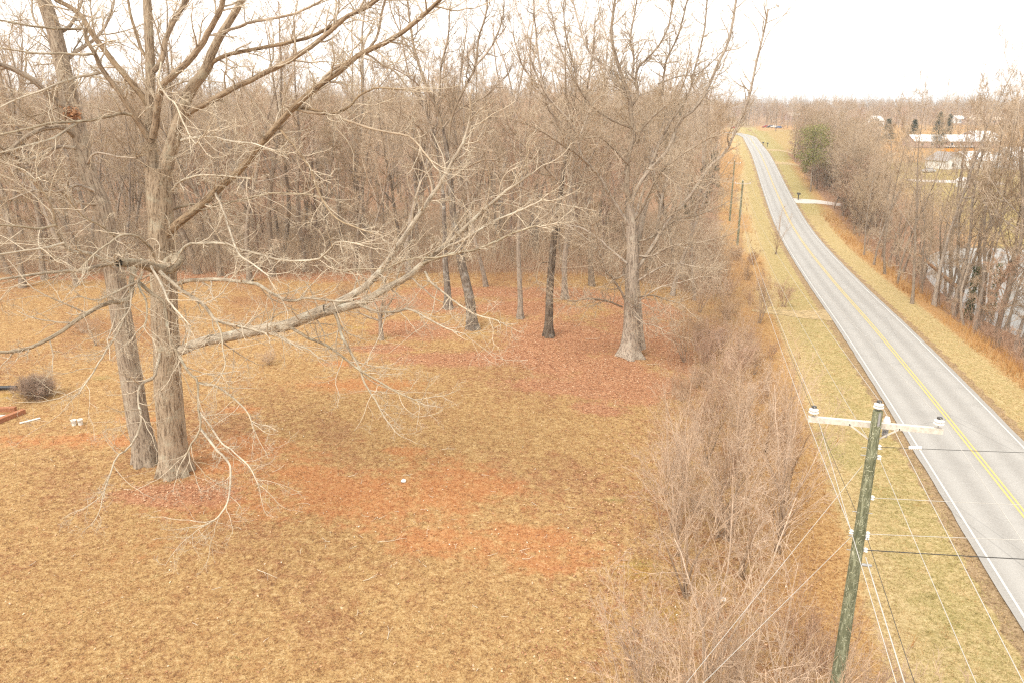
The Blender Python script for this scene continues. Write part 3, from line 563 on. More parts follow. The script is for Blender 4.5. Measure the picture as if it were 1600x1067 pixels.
simple_hero('thin grey trunk standing between the leaning dark tree and the white flecked one', (813, 498), [(812, 440), (810, 385), (812, 330), (815, 280), (812, 220)], 9,
    [([(814, 280), (800, 220), (785, 160), (775, 100), (770, 40)], 5, 2.5, 0, 1), ([(814, 260), (822, 200), (830, 140), (828, 80), (835, 20)], 5, 2.5, 0, 1), ([(812, 310), (790, 280), (770, 250)], 4, 2, 0, -2), ([(813, 240), (840, 200), (852, 160)], 4, 2, 0, 2)], 24, M_WOODG, 1.3)
simple_hero('grey trunk behind the white flecked trunk, at the far edge of the leaves', (882, 467), [(882, 420), (886, 360), (890, 300), (898, 240)], 10,
    [([(890, 300), (905, 240), (915, 180), (920, 120), (930, 60)], 6, 3, 0, 1), ([(890, 290), (880, 230), (872, 170), (862, 110)], 6, 3, 0, 2), ([(887, 340), (920, 300), (945, 270)], 4, 2, 0, 2), ([(893, 270), (915, 230), (940, 200)], 4, 2, 0, -2)], 25, M_WOODG, 1.3)
# small dogwood in the leaves under the great limb
Yd = float(gp(596, 531)[1])
hero('small_tree', 'small twiggy tree with a short trunk under the great low limb', None, (596, 531), Yd, [([(596, 532), (595, 515), (594, 500)], 7, 6, 0, 0)],
     [([(594, 502), (580, 497), (562, 490), (548, 488)], 4, 1.5, 0, -.5), ([(594, 502), (600, 485), (612, 470), (618, 455)], 4, 1.5, 0, .5), ([(594, 502), (588, 480), (580, 462), (575, 445)], 4, 1.5, 0, .8), ([(594, 500), (596, 480), (600, 455)], 4, 1.5, 0, 0), ([(594, 500), (610, 492), (628, 484), (640, 480)], 3.5, 1.5, 0, -.8)], M_OAK2, 31, 2.2, .55, 1.2, .08)

# ================================================================== WOODS: kinds of bare tree, copied singly
def forest_variant(seed, H, r, spread, mat, crown0=.35, nl=15, twr=.011, fan=1.):
    rng = np.random.default_rng(seed)
    tb = grow(np.array([[0, 0, -.3]]), np.array([[rng.normal(0, .09), rng.normal(0, .09), 1.]]), np.array([H]), np.array([r]), 16, .075, .06, rng, .12)
    tb[1][0, 0] *= 1.5; tb[1][0, 1] *= 1.08
    q = spawn(tb, nl, crown0, .97, .75 * fan, .2, .36 * spread, .5, rng, 1.2, .45); b1 = grow(q[0], q[1], q[2], np.maximum(q[3], .03), 9, .10, .09, rng, .25)
    stubs = spawn(tb, 4, .12, crown0, 1.2, .2, .13, .25, rng, .8); b1 = cat(b1, grow(stubs[0], stubs[1], stubs[2], stubs[3], 9, .14, .02, rng, .3))
    q = spawn(b1, rng.integers(4, 7, len(b1[2])), .25, 1., .7, .2, .5, .6, rng, .5); b2 = grow(q[0], q[1], q[2], np.maximum(q[3], .017), 6, .13, .07, rng, .35)
    q = spawn(b2, rng.integers(4, 8, len(b2[2])), .2, 1., .65, .25, .6, .65, rng, .45); b3 = grow(q[0], q[1], q[2], np.maximum(q[3], twr), 4, .16, .06, rng, .45)
    q = spawn(b3, rng.integers(4, 7, len(b3[2])), .15, 1., .6, .25, .6, .75, rng, .3); b4 = grow(q[0], q[1], q[2], np.maximum(q[3], twr * .85), 3, .16, .05, rng, .6)
    return tubes_mesh('trunk', [(tb, 9)], mat), tubes_mesh('crown', [(b1, 5), (b2, 3), (b3, 3), (b4, 3)], mat)
VAR = [forest_variant(100 + k, H, r, sp, m, c0, nl, tw) for k, (H, r, sp, m, c0, nl, tw) in enumerate([
    (22, .24, 1., M_WOOD, .34, 15, .012), (25, .28, .9, M_WOODG, .42, 14, .012), (19, .20, 1.1, M_WOOD, .28, 15, .012), (23, .22, .75, M_WOODG, .38, 16, .012),
    (16, .16, 1.15, M_WOOD, .22, 14, .012), (27, .30, .85, M_WOOD, .45, 13, .013), (14, .14, 1.2, M_REDSH, .2, 15, .011)])]
M_BUSH = bark_mat('brown_bush_bark', (.08, .055, .04), (.24, .17, .12), (.34, .235, .165), (.25, .2, .15), .2)
def shrub_variant(seed, H, n, mat, spread=.5):
    rng = np.random.default_rng(seed); N = n
    pos = np.zeros((N, 3)); pos[:, :2] = rng.normal(0, .16, (N, 2)); pos[:, 2] = -.1
    d = np.stack([rng.normal(0, spread, N), rng.normal(0, spread, N), np.ones(N)], 1)
    b0 = grow(pos, d, H * rng.uniform(.6, 1.05, N), rng.uniform(.02, .05, N) * H / 4, 10, .09, .05, rng, .25)
    q = spawn(b0, rng.integers(8, 12, N), .2, 1., .6, .2, .45, .5, rng, .4); b1 = grow(q[0], q[1], q[2], np.maximum(q[3], .009), 7, .13, .05, rng, .35)
    q = spawn(b1, rng.integers(4, 7, len(b1[2])), .2, 1., .6, .25, .5, .65, rng, .3); b2 = grow(q[0], q[1], q[2], np.maximum(q[3], .0055), 5, .15, .04, rng, .5)
    q = spawn(b2, rng.integers(2, 5, len(b2[2])), .15, 1., .65, .25, .65, .75, rng, .25); b3 = grow(q[0], q[1], q[2], np.maximum(q[3], .005), 3, .15, .03, rng, .6)
    return tubes_mesh('stems', [(b0, 6)], mat), tubes_mesh('crown', [(b1, 4), (b2, 3), (b3, 3)], mat)
SHR = [shrub_variant(300 + k, H, n, m, sp) for k, (H, n, m, sp) in enumerate([(4.2, 9, M_SHRUB, .38), (5.0, 7, M_SHRUB, .32), (3.4, 10, M_REDSH, .42), (3.0, 11, M_SHRUB, .55), (6.2, 5, M_SHRUB, .24), (1.5, 42, M_BUSH, .75)])]
def place(var, name, p, sc, rz, label, cat_, group, lean=0, part='trunk'):
    o = empty(name, (p[0], p[1], p[2]), rz, label, cat_, group); o.scale = (sc[0], sc[0], sc[1]); o.rotation_euler = (lean * math.cos(rz * 3), lean * math.sin(rz * 3), rz)
    link(bpy.data.objects.new(part, var[0]), o); link(bpy.data.objects.new('crown', var[1]), o)
    return o
KIND = ['bare brown tree', 'tall grey tree', 'broad brown tree', 'slender grey tree', 'short broad brown tree', 'very tall brown tree', 'small reddish tree']
def zone(x, y, z, cuts, names):
    u = float(proj([x, y, z])[0]); return names[sum(u > c for c in cuts)]
def lab_wood(k, x, y, row): return KIND[k] + (' in the front row of the wood, ' if row else ' inside the wood, ') + zone(x, y, 0, (320, 690, 900), ('behind the two nearest oaks', 'behind the great low limb', 'behind the dark spotted trunks', 'behind the flared oak'))
def lab_pond(k, x, y): return KIND[k] + ' standing by the pond, ' + zone(x, y, -5, (1420, 1520), ('at its far end near the lawn', 'by the leaning broken trunk', 'near the right edge beside the ivy'))
def lab_belt(k, x, y): return KIND[k] + ' in the belt right of the road, ' + ('past the pale drive' if y > 197 else 'short of the pale drive' if y > 130 else 'in front of the pond')
SKIND = ['spreading tan shrub', 'upright tan shrub', 'reddish brown shrub', 'low wide tan shrub', 'tall thin sapling clump']
def lab_shrub(k, x, y): return SKIND[k] + ' in the brush strip, ' + ('nearest the viewer left of the pole' if y < 30 else 'beside the open yard below the flared oak' if y < 50 else 'level with the flared oak' if y < 72 else 'beyond the dirt entry near the far poles')
def inview(x, y, z=0, m=60):
    u, v, f = proj(np.array([x, y, z])); return f > 2 and -m < u < 1600 + m
rng = np.random.default_rng(11)
LBL_WOOD = 'bare brown tree in the dense leafless wood behind the yard'; LBL_FRONT = 'bare tree in the front row of the wood where the yard ends'
LBL_R = 'bare grey tree in the belt right of the road'; LBL_POND = 'bare tall tree standing by the pond right of the road'
taken = []
def free(x, y, d):
    for a, b in taken:
        if (a - x) ** 2 + (b - y) ** 2 < d * d: return False
    taken.append((x, y)); return True
# front row, where trunks can be told apart
for u, v, k, s in [(35, 450, 1, 1.), (70, 437, 0, 1.), (120, 446, 3, 1.), (390, 440, 1, .95), (425, 432, 0, 1.), (477, 425, 0, 1.05), (440, 412, 3, 1.), (555, 425, 0, .95), (640, 430, 3, 1.), (310, 428, 5, .9), (345, 432, 2, 1.), (15, 428, 2, 1.), (585, 440, 2, .9), (760, 448, 3, .95), (925, 447, 0, .9), (1050, 462, 3, .85), (210, 432, 3, 1.), (1085, 470, 4, .9)]:
    p = gp(u, v); taken.append((p[0], p[1])); a = rng.uniform(.95, 1.3)
    place(VAR[k], 'bare_tree', p, (s * a * 1.1, s * a), rng.uniform(0, 6.28), lab_wood(k, p[0], p[1], 1), 'tree', 'trees along the edge of the wood')
nwood = 0; pts = []
while nwood < 125:
    y = 84 + 62 * rng.uniform() ** 1.3; x = rng.uniform(-.78 * y - 8, .30 * y); s = sdist(x, y)
    if s > -16 or not inview(x, y, 2) or (1070 < proj([x, y, 0])[0] < 1140 and y > 95) or not free(x, y, 3.1): continue
    k = int(rng.choice([0, 1, 2, 3, 4, 5, 6], p=[.16, .13, .18, .14, .19, .08, .12])); a = rng.uniform(.85, 1.06) if rng.uniform() < .7 else rng.uniform(1.1, 1.3)
    place(VAR[k], 'bare_tree', (x, y, float(ground_z(x, y))), (a * rng.uniform(.95, 1.15), a), rng.uniform(0, 6.28), lab_wood(k, x, y, 0), 'tree', 'trees of the wood behind the yard', .04); nwood += 1
# belt right of the road: single trunks by the pond
for u, v, k, s, lean in [(1425, 486, 0, .8, 0), (1459, 489, 1, .88, 0), (1478, 482, 3, .85, .05), (1512, 500, 1, .9, .05), (1532, 520, 0, .95, .04), (1556, 540, 5, .8, 0), (1585, 560, 3, .95, 0), (1402, 455, 2, .85, 0), (1383, 440, 3, .8, 0), (1546, 500, 3, .9, 0), (1575, 520, 2, .95, .05), (1605, 545, 0, .9, 0), (1350, 410, 4, .9, 0), (1365, 425, 2, .8, 0), (1490, 470, 4, 1., .08), (1440, 470, 4, .95, .06), (1620, 590, 1, .85, 0), (1640, 560, 0, .9, 0)]:
    p = gp(u, v - 11); taken.append((p[0], p[1]))
    s *= 1.26; place(VAR[k], 'bare_tree', p, (s * .72, s), rng.uniform(0, 6.28), lab_pond(k, p[0], p[1]), 'tree', 'trees by the pond', lean)
PIN = gp(1266, 300); taken += [(PIN[0] + a, PIN[1] + b) for a in (-4, -2, 0, 2) for b in (-4, -2, 0, 2)]
for k in range(400):
    y = rng.uniform(62, 125); s = rng.uniform(11.5, 19); x = road_x(y) + s / CPS
    if len([1 for o in COL.objects if o.name.startswith('bare_tree')]) > 18 + 125 + 18 + 30: break
    if not inview(x, y, -5, 40) or not free(x, y, 2.3): continue
    a = rng.uniform(.45, .7) + (.5 if proj([x, y, -5])[0] > 1490 else 0); k_ = int(rng.choice([0, 2, 3, 4, 5])); place(VAR[k_], 'bare_tree', (x, y, float(ground_z(x, y))), (a, a), rng.uniform(0, 6.28), lab_pond(k_, x, y), 'tree', 'trees by the pond', .07)
n = 0; tries = 0
while n < 90 and tries < 9000:
    tries += 1; y = rng.uniform(70, 290); s = 11 + abs(rng.normal(0, 13)); x = road_x(y) + s / CPS
    if y > 205 and s > 24: continue
    if s > (14 if y < 115 else 13 + (y - 110) * .13): continue
    if pond(x, y) < 1.05 or (1225 < proj([x, y, -2])[0] < 1300 and 125 < y < PIN[1] + 3) or not inview(x, y, -5, 40) or abs(y - 191) < 6 and s < 17 or abs(y - 268) < 6 or not free(x, y, 3.0): continue
    k = int(rng.choice([2, 4, 6, 3, 0])); a = rng.uniform(.62, .95) if y > 150 else rng.uniform(.5, .75)
    place(VAR[k], 'bare_tree', (x, y, float(ground_z(x, y))), (a * 1.2, a), rng.uniform(0, 6.28), lab_belt(k, x, y), 'tree', 'trees in the belt right of the road', .05); n += 1
# far side of the lawn, and named single trees
ok = gp(1394, 254); place(VAR[4], 'bare_tree', ok, (1.5, .95), 1., 'broad dark oak alone on the lawn in front of the long white roof', 'tree', None)
for u, v, k, s in [(1330, 262, 2, .8), (1345, 255, 4, .9), (1425, 256, 4, .8), (1530, 300, 2, .9), (1545, 268, 0, .8), (1590, 310, 3, .9), (1480, 330, 2, .7), (1560, 350, 3, .8)]:
    place(VAR[k], 'bare_tree', gp(u, v), (s * 1.1, s), rng.uniform(0, 6.28), 'bare thin tree standing on the lawn beyond the pond', 'tree', 'trees on the far lawn')
# roadside brush and saplings left of the poles
n = 0
for u, v, k, s, lab in [(1155, 668, 0, 1.05, 'pale many stemmed shrub at the end of the yard, above the tangle of brush'), (1184, 505, 1, 1., 'greyish shrub beside the red leaves right of the flared oak'), (1160, 902, 4, 1.0, 'tallest sapling thicket at the bottom of the picture beside the yard'), (1138, 500, 3, .9, 'low pale shrub left of the drive by the poles'), (1225, 480, 2, .9, 'reddish shrub beside the gravel drive'), (55, 622, 5, 1.0, 'round brown twiggy bush by the black pipe')]:
    p = gp(u, v); taken.append((p[0], p[1])); place(SHR[k], 'shrub', p, (s * (1.1 if s < .5 else 1), s), rng.uniform(0, 6.28), lab, 'shrub', None, part='stem')
tries = 0
while n < 78 and tries < 9000:
    tries += 1; y = rng.uniform(9, 120) if rng.uniform() < .45 else rng.uniform(9, 62); s = rng.uniform(-17.2, -10.2) if y < 75 else rng.uniform(-17, -9.5); x = road_x(y) + s / CPS
    if abs(y - 76 + 0) < 4 and s > -13: continue
    if not inview(x, y, -1, 80) or (x - 7.87) ** 2 + (y - 15.3) ** 2 < 1 or not free(x, y, 1.6): continue
    if s < -17 and rng.uniform() < .6: continue
    k = int(rng.choice([0, 1, 2, 3, 2])); a = rng.uniform(.6, 1.0) * (1.0 if s < -12 else .72)
    if y < 42: k = int(rng.choice([4, 1, 4, 0, 2])); a = rng.uniform(.75, 1.2)
    place(SHR[k], 'shrub', (x, y, float(ground_z(x, y))), (a * .95, a * 1.12), rng.uniform(0, 6.28), lab_shrub(k, x, y), 'shrub', 'shrubs in the brush strip', part='stem'); n += 1
for x, y, k, a in [(6.4, 13.2, 4, 1.1), (7.2, 12.4, 4, 1.0), (5.3, 13.8, 4, 1.15), (4.6, 15.2, 1, 1.3), (6.6, 16.4, 4, 1.05), (8.7, 13.4, 1, 1.15), (7.9, 13.6, 4, .95), (5.8, 17.5, 4, 1.0)]:
    place(SHR[k], 'shrub', (x, y, float(ground_z(x, y))), (a * 1.05, a * 1.05), rng.uniform(0, 6.28), 'tall wispy sapling clump crowding the foot of the near utility pole', 'shrub', 'saplings at the foot of the pole', part='stem')
for u, v, k, s in [(1105, 610, 0, .7), (1085, 800, 3, .6), (1120, 840, 0, .7), (150, 540, 1, .55), (130, 520, 3, .6), (420, 570, 3, .5), (540, 470, 3, .7)]:
    place(SHR[k], 'shrub', gp(u, v), (s, s), rng.uniform(0, 6.28), 'thin bare shrub standing alone in the open yard', 'shrub', 'lone shrubs in the yard', part='stem')
sap = gp(1212, 398)
place(SHR[4], 'sapling', sap, (.9, 1.2), 2.0, 'thin dark sapling leaning over the left edge of the road', 'sapling', None, part='stem')

# ------------------------------------------------------------------ farther woods: one mass
def far_mass(name, pts, protos, smin, smax, label):
    me = bpy.data.meshes.new(name); me.from_pydata([tuple(map(float, p)) for p in pts], [], []); me.update()
    ob = tag(mobj(name, me), label, None, None, 'stuff')
    ng = bpy.data.node_groups.new(name, 'GeometryNodeTree')
    ng.interface.new_socket('Geometry', in_out='INPUT', socket_type='NodeSocketGeometry'); ng.interface.new_socket('Geometry', in_out='OUTPUT', socket_type='NodeSocketGeometry')
    N = ng.nodes; gi = N.new('NodeGroupInput'); go = N.new('NodeGroupOutput'); iop = N.new('GeometryNodeInstanceOnPoints')
    g2i = N.new('GeometryNodeGeometryToInstance')
    for tr, cr in reversed(protos):
        j = N.new('GeometryNodeJoinGeometry')
        for q in (tr, cr):
            oi = N.new('GeometryNodeObjectInfo'); oi.inputs['Object'].default_value = q; oi.transform_space = 'ORIGINAL'; ng.links.new(oi.outputs['Geometry'], j.inputs[0])
        g = N.new('GeometryNodeGeometryToInstance'); ng.links.new(j.outputs[0], g.inputs[0])
        if 'jj' not in locals(): jj = N.new('GeometryNodeJoinGeometry')
        ng.links.new(g.outputs[0], jj.inputs[0])
    ng.links.new(jj.outputs[0], iop.inputs['Instance']); iop.inputs['Pick Instance'].default_value = True
    ng.links.new(gi.outputs[0], iop.inputs['Points'])
    rv = N.new('FunctionNodeRandomValue'); rv.data_type = 'FLOAT_VECTOR'; rv.inputs[0].default_value = (0, 0, 0); rv.inputs[1].default_value = (.08, .08, 6.28)
    ng.links.new(rv.outputs[0], iop.inputs['Rotation'])
    rs = N.new('FunctionNodeRandomValue'); rs.data_type = 'FLOAT'; rs.inputs[2].default_value = smin; rs.inputs[3].default_value = smax; rs.inputs['Seed'].default_value = 4
    ng.links.new(rs.outputs[1], iop.inputs['Scale'])
    ri = N.new('FunctionNodeRandomValue'); ri.data_type = 'INT'; ri.inputs[4].default_value = 0; ri.inputs[5].default_value = len(protos) - 1; ri.inputs['Seed'].default_value = 9
    ng.links.new(ri.outputs[2], iop.inputs['Instance Index'])
    ng.links.new(iop.outputs[0], go.inputs[0])
    md = ob.modifiers.new('scatter', 'NODES'); md.node_group = ng
    return ob
prot = {}
for o in COL.objects:
    if o.type == 'MESH' and o.parent and o.name.split('.')[0] in ('trunk', 'crown', 'stem'): prot.setdefault(o.data.name, o)
PR = [(prot[a.name], prot[b.name]) for a, b in VAR]
far = []
while len(far) < 2300:
    y = 140 + 560 * rng.uniform() ** .8; x = rng.uniform(-.8 * y - 10, .3 * y); s = sdist(x, y)
    if 1072 < proj([x, y, -2])[0] < 1140 and y < 205: continue
    if s > -16 - (8 if y > 300 else 0) or (y > 300 and rng.uniform() < .45): continue
    far.append((x, y, float(ground_z(x, y))))
far_mass('woods', far, [PR[i] for i in (0, 1, 2, 3, 5)], .75, 1.05, 'leafless wood stretching back to the skyline behind the nearest trees')
far2 = []
while len(far2) < 2600:
    y = 310 + 1500 * rng.uniform() ** 1.25; x = rng.uniform(.18 * y, .85 * y); s = sdist(x, y)
    if y < 520 and s < 24 and y < 430: continue
    if y < 445 and (s > 30 and y < 345 or rng.uniform() < .8): continue
    if y < 560 and s < 14: continue
    if y < 480 and 60 < s < 190 and rng.uniform() < .85: continue
    far2.append((x, y, float(ground_z(x, y))))
far_mass('distant_woods', far2, [PR[i] for i in (0, 2, 4, 6)], .6, .95, 'grey and reddish leafless woods on the horizon right of the road')
far4 = []
while len(far4) < 420:
    y = rng.uniform(150, 330); s = rng.uniform(13, 15 + max(0, y - 170) * .2); x = road_x(y) + s / CPS
    if abs(y - 191) < 6 and s < 17 or abs(y - 268) < 5 or abs(y - 320) < 5 and s < 22: continue
    if math.hypot(x - PIN[0], y - PIN[1]) < 6 or (1225 < proj([x, y, -2])[0] < 1300 and y < PIN[1] + 3): continue
    far4.append((x, y, float(ground_z(x, y))))
far_mass('belt_woods', far4, [PR[i] for i in (2, 4, 6)], .55, .95, 'thick grey pink mass of leafless trees along the right side of the far road')
far3 = []
while len(far3) < 900:
    y = rng.uniform(700, 2200); x = rng.uniform(-.8 * y, .3 * y); far3.append((x, y, float(ground_z(x, y))))
far_mass('horizon_woods', far3, [PR[i] for i in (0, 2)], .8, 1.1, 'far line of leafless woods on the skyline behind the yard')

# ------------------------------------------------------------------ far hills
def hills():
    xs = np.linspace(-4200, 4200, 260); V = []; rows = [(2300, 0), (2700, 1), (3300, 1.25), (4000, .4)]
    for y, k in rows:
        h = 8 + k * (9 + 6 * snoise(xs, xs * 0, .0022, 41) + 2.2 * snoise(xs, xs * 0, .02, 42) + 1.2 * snoise(xs, xs * 0, .09, 43))
        V += [(x, y, z if k else 0) for x, z in zip(xs, h)]
    n = len(xs); ii = np.arange(4 * n).reshape(4, n); F = np.stack([ii[:-1, :-1], ii[:-1, 1:], ii[1:, 1:], ii[1:, :-1]], -1).reshape(-1, 4)
    t = NT('far_wood', .95, .05); c = t.ramp(t.noise(.03, 6, t.coord(), .7), [(.3, (.12, .095, .085)), (.7, (.23, .18, .155))])
    return tag(mobj('hills', mesh_np('hills', np.array(V), [F], t.color(c))), 'low wooded ridge on the horizon', kind='structure')
hills()

# ================================================================== EVERGREENS
def conifer(seed, H, r, mat, leafm, shape='cone', n=170, per=34, cs=.55, trunk=.12):
    rg = np.random.default_rng(seed)
    tb = grow(np.array([[0, 0, -.2]]), np.array([[0, 0, 1.]]), np.array([H]), np.array([trunk]), 10, .02, .05, rg, .15)
    h = rg.uniform(.12 if shape == 'cone' else .42, 1, n); th = rg.uniform(0, 6.28, n)
    if shape == 'cone': rr = r * (1 - h) ** .75 * rg.uniform(.35, 1.1, n)
    else: rr = r * np.sqrt(np.maximum(1 - ((h - .7) / .32) ** 2, .02)) * rg.uniform(.3, 1.1, n) * rg.choice([1, 1, .6], n)
    c = np.stack([rr * np.cos(th), rr * np.sin(th), h * H * .97 + rg.normal(0, .15, n)], 1)
    P = np.repeat(c, per, 0); off = rg.normal(0, cs * .5, (n * per, 3)) * [1, 1, .6]; P = P + off
    a = norm(rg.normal(size=P.shape) + [0, 0, .4]) * rg.uniform(.16, .34, (len(P), 1)); b = norm(rg.normal(size=P.shape)) * .07
    V = np.stack([P - b, P + b, P + a], 1).reshape(-1, 3); F = np.arange(len(V)).reshape(-1, 3)
    tint = np.repeat(np.clip(np.repeat(rg.normal(.5, .18, n), per) + rg.normal(0, .14, n * per), 0, 1), 3)
    brs = (np.repeat((c * [0, 0, 1] - [0, 0, .3])[:, None], 2, 1), np.tile([[.03, .012]], (n, 1)), np.ones(n)); brs[0][:, 1] = c
    return tubes_mesh('trunk', [(tb, 7), (brs, 3)], mat), mesh_np('needles', V, [F], leafm, False, {'tint': tint})
M_PINE = tint_mat('pine_needles', [(.1, (.08, .09, .025)), (.5, (.20, .20, .055)), (.9, (.33, .31, .10))])
M_CEDAR = tint_mat('cedar_leaves', [(.1, (.028, .034, .02)), (.5, (.06, .068, .036)), (.9, (.12, .12, .06))])
CON = [conifer(1, 12, 3.2, M_WOOD, M_PINE, 'round', 90, 50, 1.25, .16), conifer(2, 11, 2.4, M_WOOD, M_CEDAR, 'cone', 170, 36, .6), conifer(3, 20, 3.2, M_WOOD, M_CEDAR, 'round', 140, 36, 1., .2)]
for u, v, k, s, lab in [(1266, 300, 0, 1.45, 'green pine on the right edge of the road, nearest evergreen there'), (1256, 282, 0, .45, 'little green pine at the roadside below the tall pine'), (1098, 330, 1, 1.0, 'green cedar at the corner of the wood by the power line'), (1112, 300, 1, .95, 'second green cedar at the wood corner, farther along the line'), (1075, 345, 1, .8, 'shorter cedar inside the wood corner behind the flared oak'), (1048, 300, 2, 1.08, 'tall dark pine rising above the wood behind the flared oak'),
                        (1462, 232, 1, 1.35, 'dark cedar left of the white farm roofs'), (1478, 228, 1, 1.2, 'dark cedar close beside the long white roof'), (1365, 226, 1, 1.0, 'dark evergreen behind the broad oak on the lawn'), (1425, 224, 1, .95, 'dark evergreen just above the left end of the long white roof'), (1385, 222, 1, .95, 'dark round evergreen directly behind the broad oak')]:
    p = gp(u, v); c = CON[k]; o = empty('evergreen_tree', p, rng.uniform(0, 6), lab, 'evergreen tree'); w = s * (1.5 if 1360 < u < 1430 else 1); o.scale = (w, w, s)
    link(bpy.data.objects.new('trunk', c[0]), o); link(bpy.data.objects.new('needles', c[1]), o)
# ivy on two trunks by the pond
M_IVY = tint_mat('ivy_leaves', [(.1, (.045, .06, .02)), (.6, (.10, .125, .04)), (.95, (.18, .20, .08))], .6, .3)
def ivy(u, v, h, label):
    p = gp(u, v); rg = np.random.default_rng(u); N = 1500; z = rg.uniform(0, 1, N) ** 1.3 * h; th = rg.uniform(0, 6.28, N); rr = .25 + .35 * rg.uniform(0, 1, N) * (1 - z / h * .6)
    P = np.stack([rr * np.cos(th), rr * np.sin(th), z], 1); a = norm(rg.normal(size=P.shape)) * .10; b = norm(rg.normal(size=P.shape)) * .10
    V = np.stack([P - a, P + b, P + a, P - b], 1).reshape(-1, 3); me = mesh_np('ivy', V, [np.arange(4 * N).reshape(-1, 4)], M_IVY, False, {'tint': np.repeat(rg.uniform(0, 1, N), 4)})
    tag(mobj('ivy', me, None, p), label, 'ivy')
ivy(1512, 500, 6.5, 'green ivy climbing the left of two ivy covered trunks by the pond'); ivy(1546, 500, 7.5, 'green ivy climbing the right of two ivy covered trunks by the pond')
# fallen log
lg = np.array([at(1432, 396, 112), at(1462, 421, 108), at(1502, 455, 102)]); lgB = (catmull(lg, 10)[None], np.linspace(.16, .3, 10)[None], np.array([14.]))
tag(mobj('fallen_log', tubes_mesh('fallen_log', [(lgB, 8)], plain('bare_log', (.30, .17, .09), .9, .1, .3, 5)), None), 'long brown broken trunk leaning across the trees in front of the pond', 'fallen tree')

# ================================================================== GROUND COVER (stuff)
def scatter(n, x0, x1, y0, y1, dens, seed):
    rg = np.random.default_rng(seed); out = []
    y = y0 + (y1 - y0) * rg.uniform(size=n * 4) ** 1.25; x = rg.uniform(x0, x1, n * 4)
    u, v, f = proj(np.stack([x, y, ground_z(x, y)], -1)); k = (u > -60) & (u < 1660) & (v < 1130) & (rg.uniform(size=n * 4) < dens(x, y))
    x, y = x[k][:n], y[k][:n]; return np.stack([x, y, ground_z(x, y)], -1), rg
def grass(name, P, rg, per, h, w, mat, label, tint, lean=.6):
    N = len(P); B = np.repeat(P, per, 0) + np.concatenate([rg.normal(0, .05, (N * per, 2)), np.zeros((N * per, 1))], 1)
    th = rg.uniform(0, 6.28, N * per); hh = h * rg.uniform(.5, 1.3, N * per); d = np.stack([np.cos(th), np.sin(th), 0 * th], 1)
    e = np.stack([-np.sin(th), np.cos(th), 0 * th], 1) * w
    le = rg.uniform(.2, 1, (N * per, 1)) * lean
    tip = B + d * hh[:, None] * le + np.array([0, 0, 1.]) * (hh * np.sqrt(np.maximum(1 - le[:, 0] ** 2 * .8, .05)))[:, None]
    V = np.stack([B - e - [0, 0, .01], B + e - [0, 0, .01], tip], 1).reshape(-1, 3)
    tt = np.clip(np.repeat(tint, per) + rg.normal(0, .13, N * per), 0, 1)
    return tag(mobj(name, mesh_np(name, V, [np.arange(len(V)).reshape(-1, 3)], mat, False, {'tint': np.repeat(tt, 3)})), label, None, None, 'stuff')
M_GRASS = tint_mat('dry_grass', [(.0, (.17, .085, .04)), (.25, (.32, .165, .075)), (.5, (.44, .28, .122)), (.75, (.56, .42, .22)), (.85, (.50, .40, .20)), (1., (.30, .27, .095))])
M_TALL = tint_mat('tall_grass', [(0, (.25, .11, .04)), (.5, (.45, .25, .09)), (1, (.60, .40, .18))])
fl_ = None
def intp(a):
    from_x = lambda q, g: np.clip(np.searchsorted(g, q) - 1, 0, len(g) - 2)
    def f(x, y): return a[from_x(y, gy), from_x(x, gx)]
    return f
fleaf, fclay, fbrown = intp(gm['leaf']), intp(gm['clay']), intp(gbrown)
P, rg = scatter(105000, -55, 42, 17, 95, lambda x, y: np.where(np.abs(sdist(x, y)) < 3.6, 0, np.clip(1.0 - 1.3 * fleaf(x, y) - .5 * fclay(x, y) + .3 * snoise(x, y, 1.2, 51), .03, 1)), 61)
gsd = sdist(P[:, 0], P[:, 1]); tn = np.clip(.56 + .55 * fbm(P[:, 0], P[:, 1], .55, 52, 3) - .42 * fbrown(P[:, 0], P[:, 1]) * (gsd < -9) - .25 * fclay(P[:, 0], P[:, 1]) + .10 * (gsd > -10), 0, 1); tn = np.where((gsd > -8.5) & (gsd < 0) & (fbm(P[:, 0], P[:, 1], 1.3, 54) > .04), np.maximum(tn, .93), tn)
grass('grass', P, rg, 3, .085, .011, M_GRASS, 'short dry straw coloured grass of the yard', tn, 1.0)
def leaves(name, n, region, seed, label, size=.05, dens=None, mat=None):
    P, rg = scatter(n, *region, dens, seed); N = len(P); th = rg.uniform(0, 6.28, N)
    a = np.stack([np.cos(th), np.sin(th), rg.normal(0, .35, N)], 1); b = np.stack([-np.sin(th), np.cos(th), rg.normal(0, .35, N)], 1)
    s = size * rg.uniform(.6, 1.3, (N, 1)); P = P + np.array([0, 0, 1.]) * rg.uniform(.02, .07, (N, 1))
    V = np.stack([P - a * s, P - b * s * .6, P + a * s, P + b * s * .6], 1).reshape(-1, 3)
    return tag(mobj(name, mesh_np(name, V, [np.arange(4 * N).reshape(-1, 4)], mat, False, {'tint': np.repeat(rg.uniform(0, 1, N), 4)})), label, None, None, 'stuff')
M_LEAF = tint_mat('fallen_leaves', [(0, (.20, .085, .042)), (.4, (.37, .185, .092)), (.75, (.47, .265, .145)), (1, (.62, .43, .28))], .75, .25)
leaves('fallen_leaves', 120000, (-60, 35, 17, 105), 71, 'red brown fallen leaves lying thick round the flared oak', .05, lambda x, y: np.where(sdist(x, y) > -9, .0, np.clip(1.3 * fleaf(x, y) - .15, .035, 1)), M_LEAF)
M_CHIP = tint_mat('pale_chips', [(0, (.42, .32, .21)), (.6, (.58, .48, .34)), (1, (.72, .64, .52))])
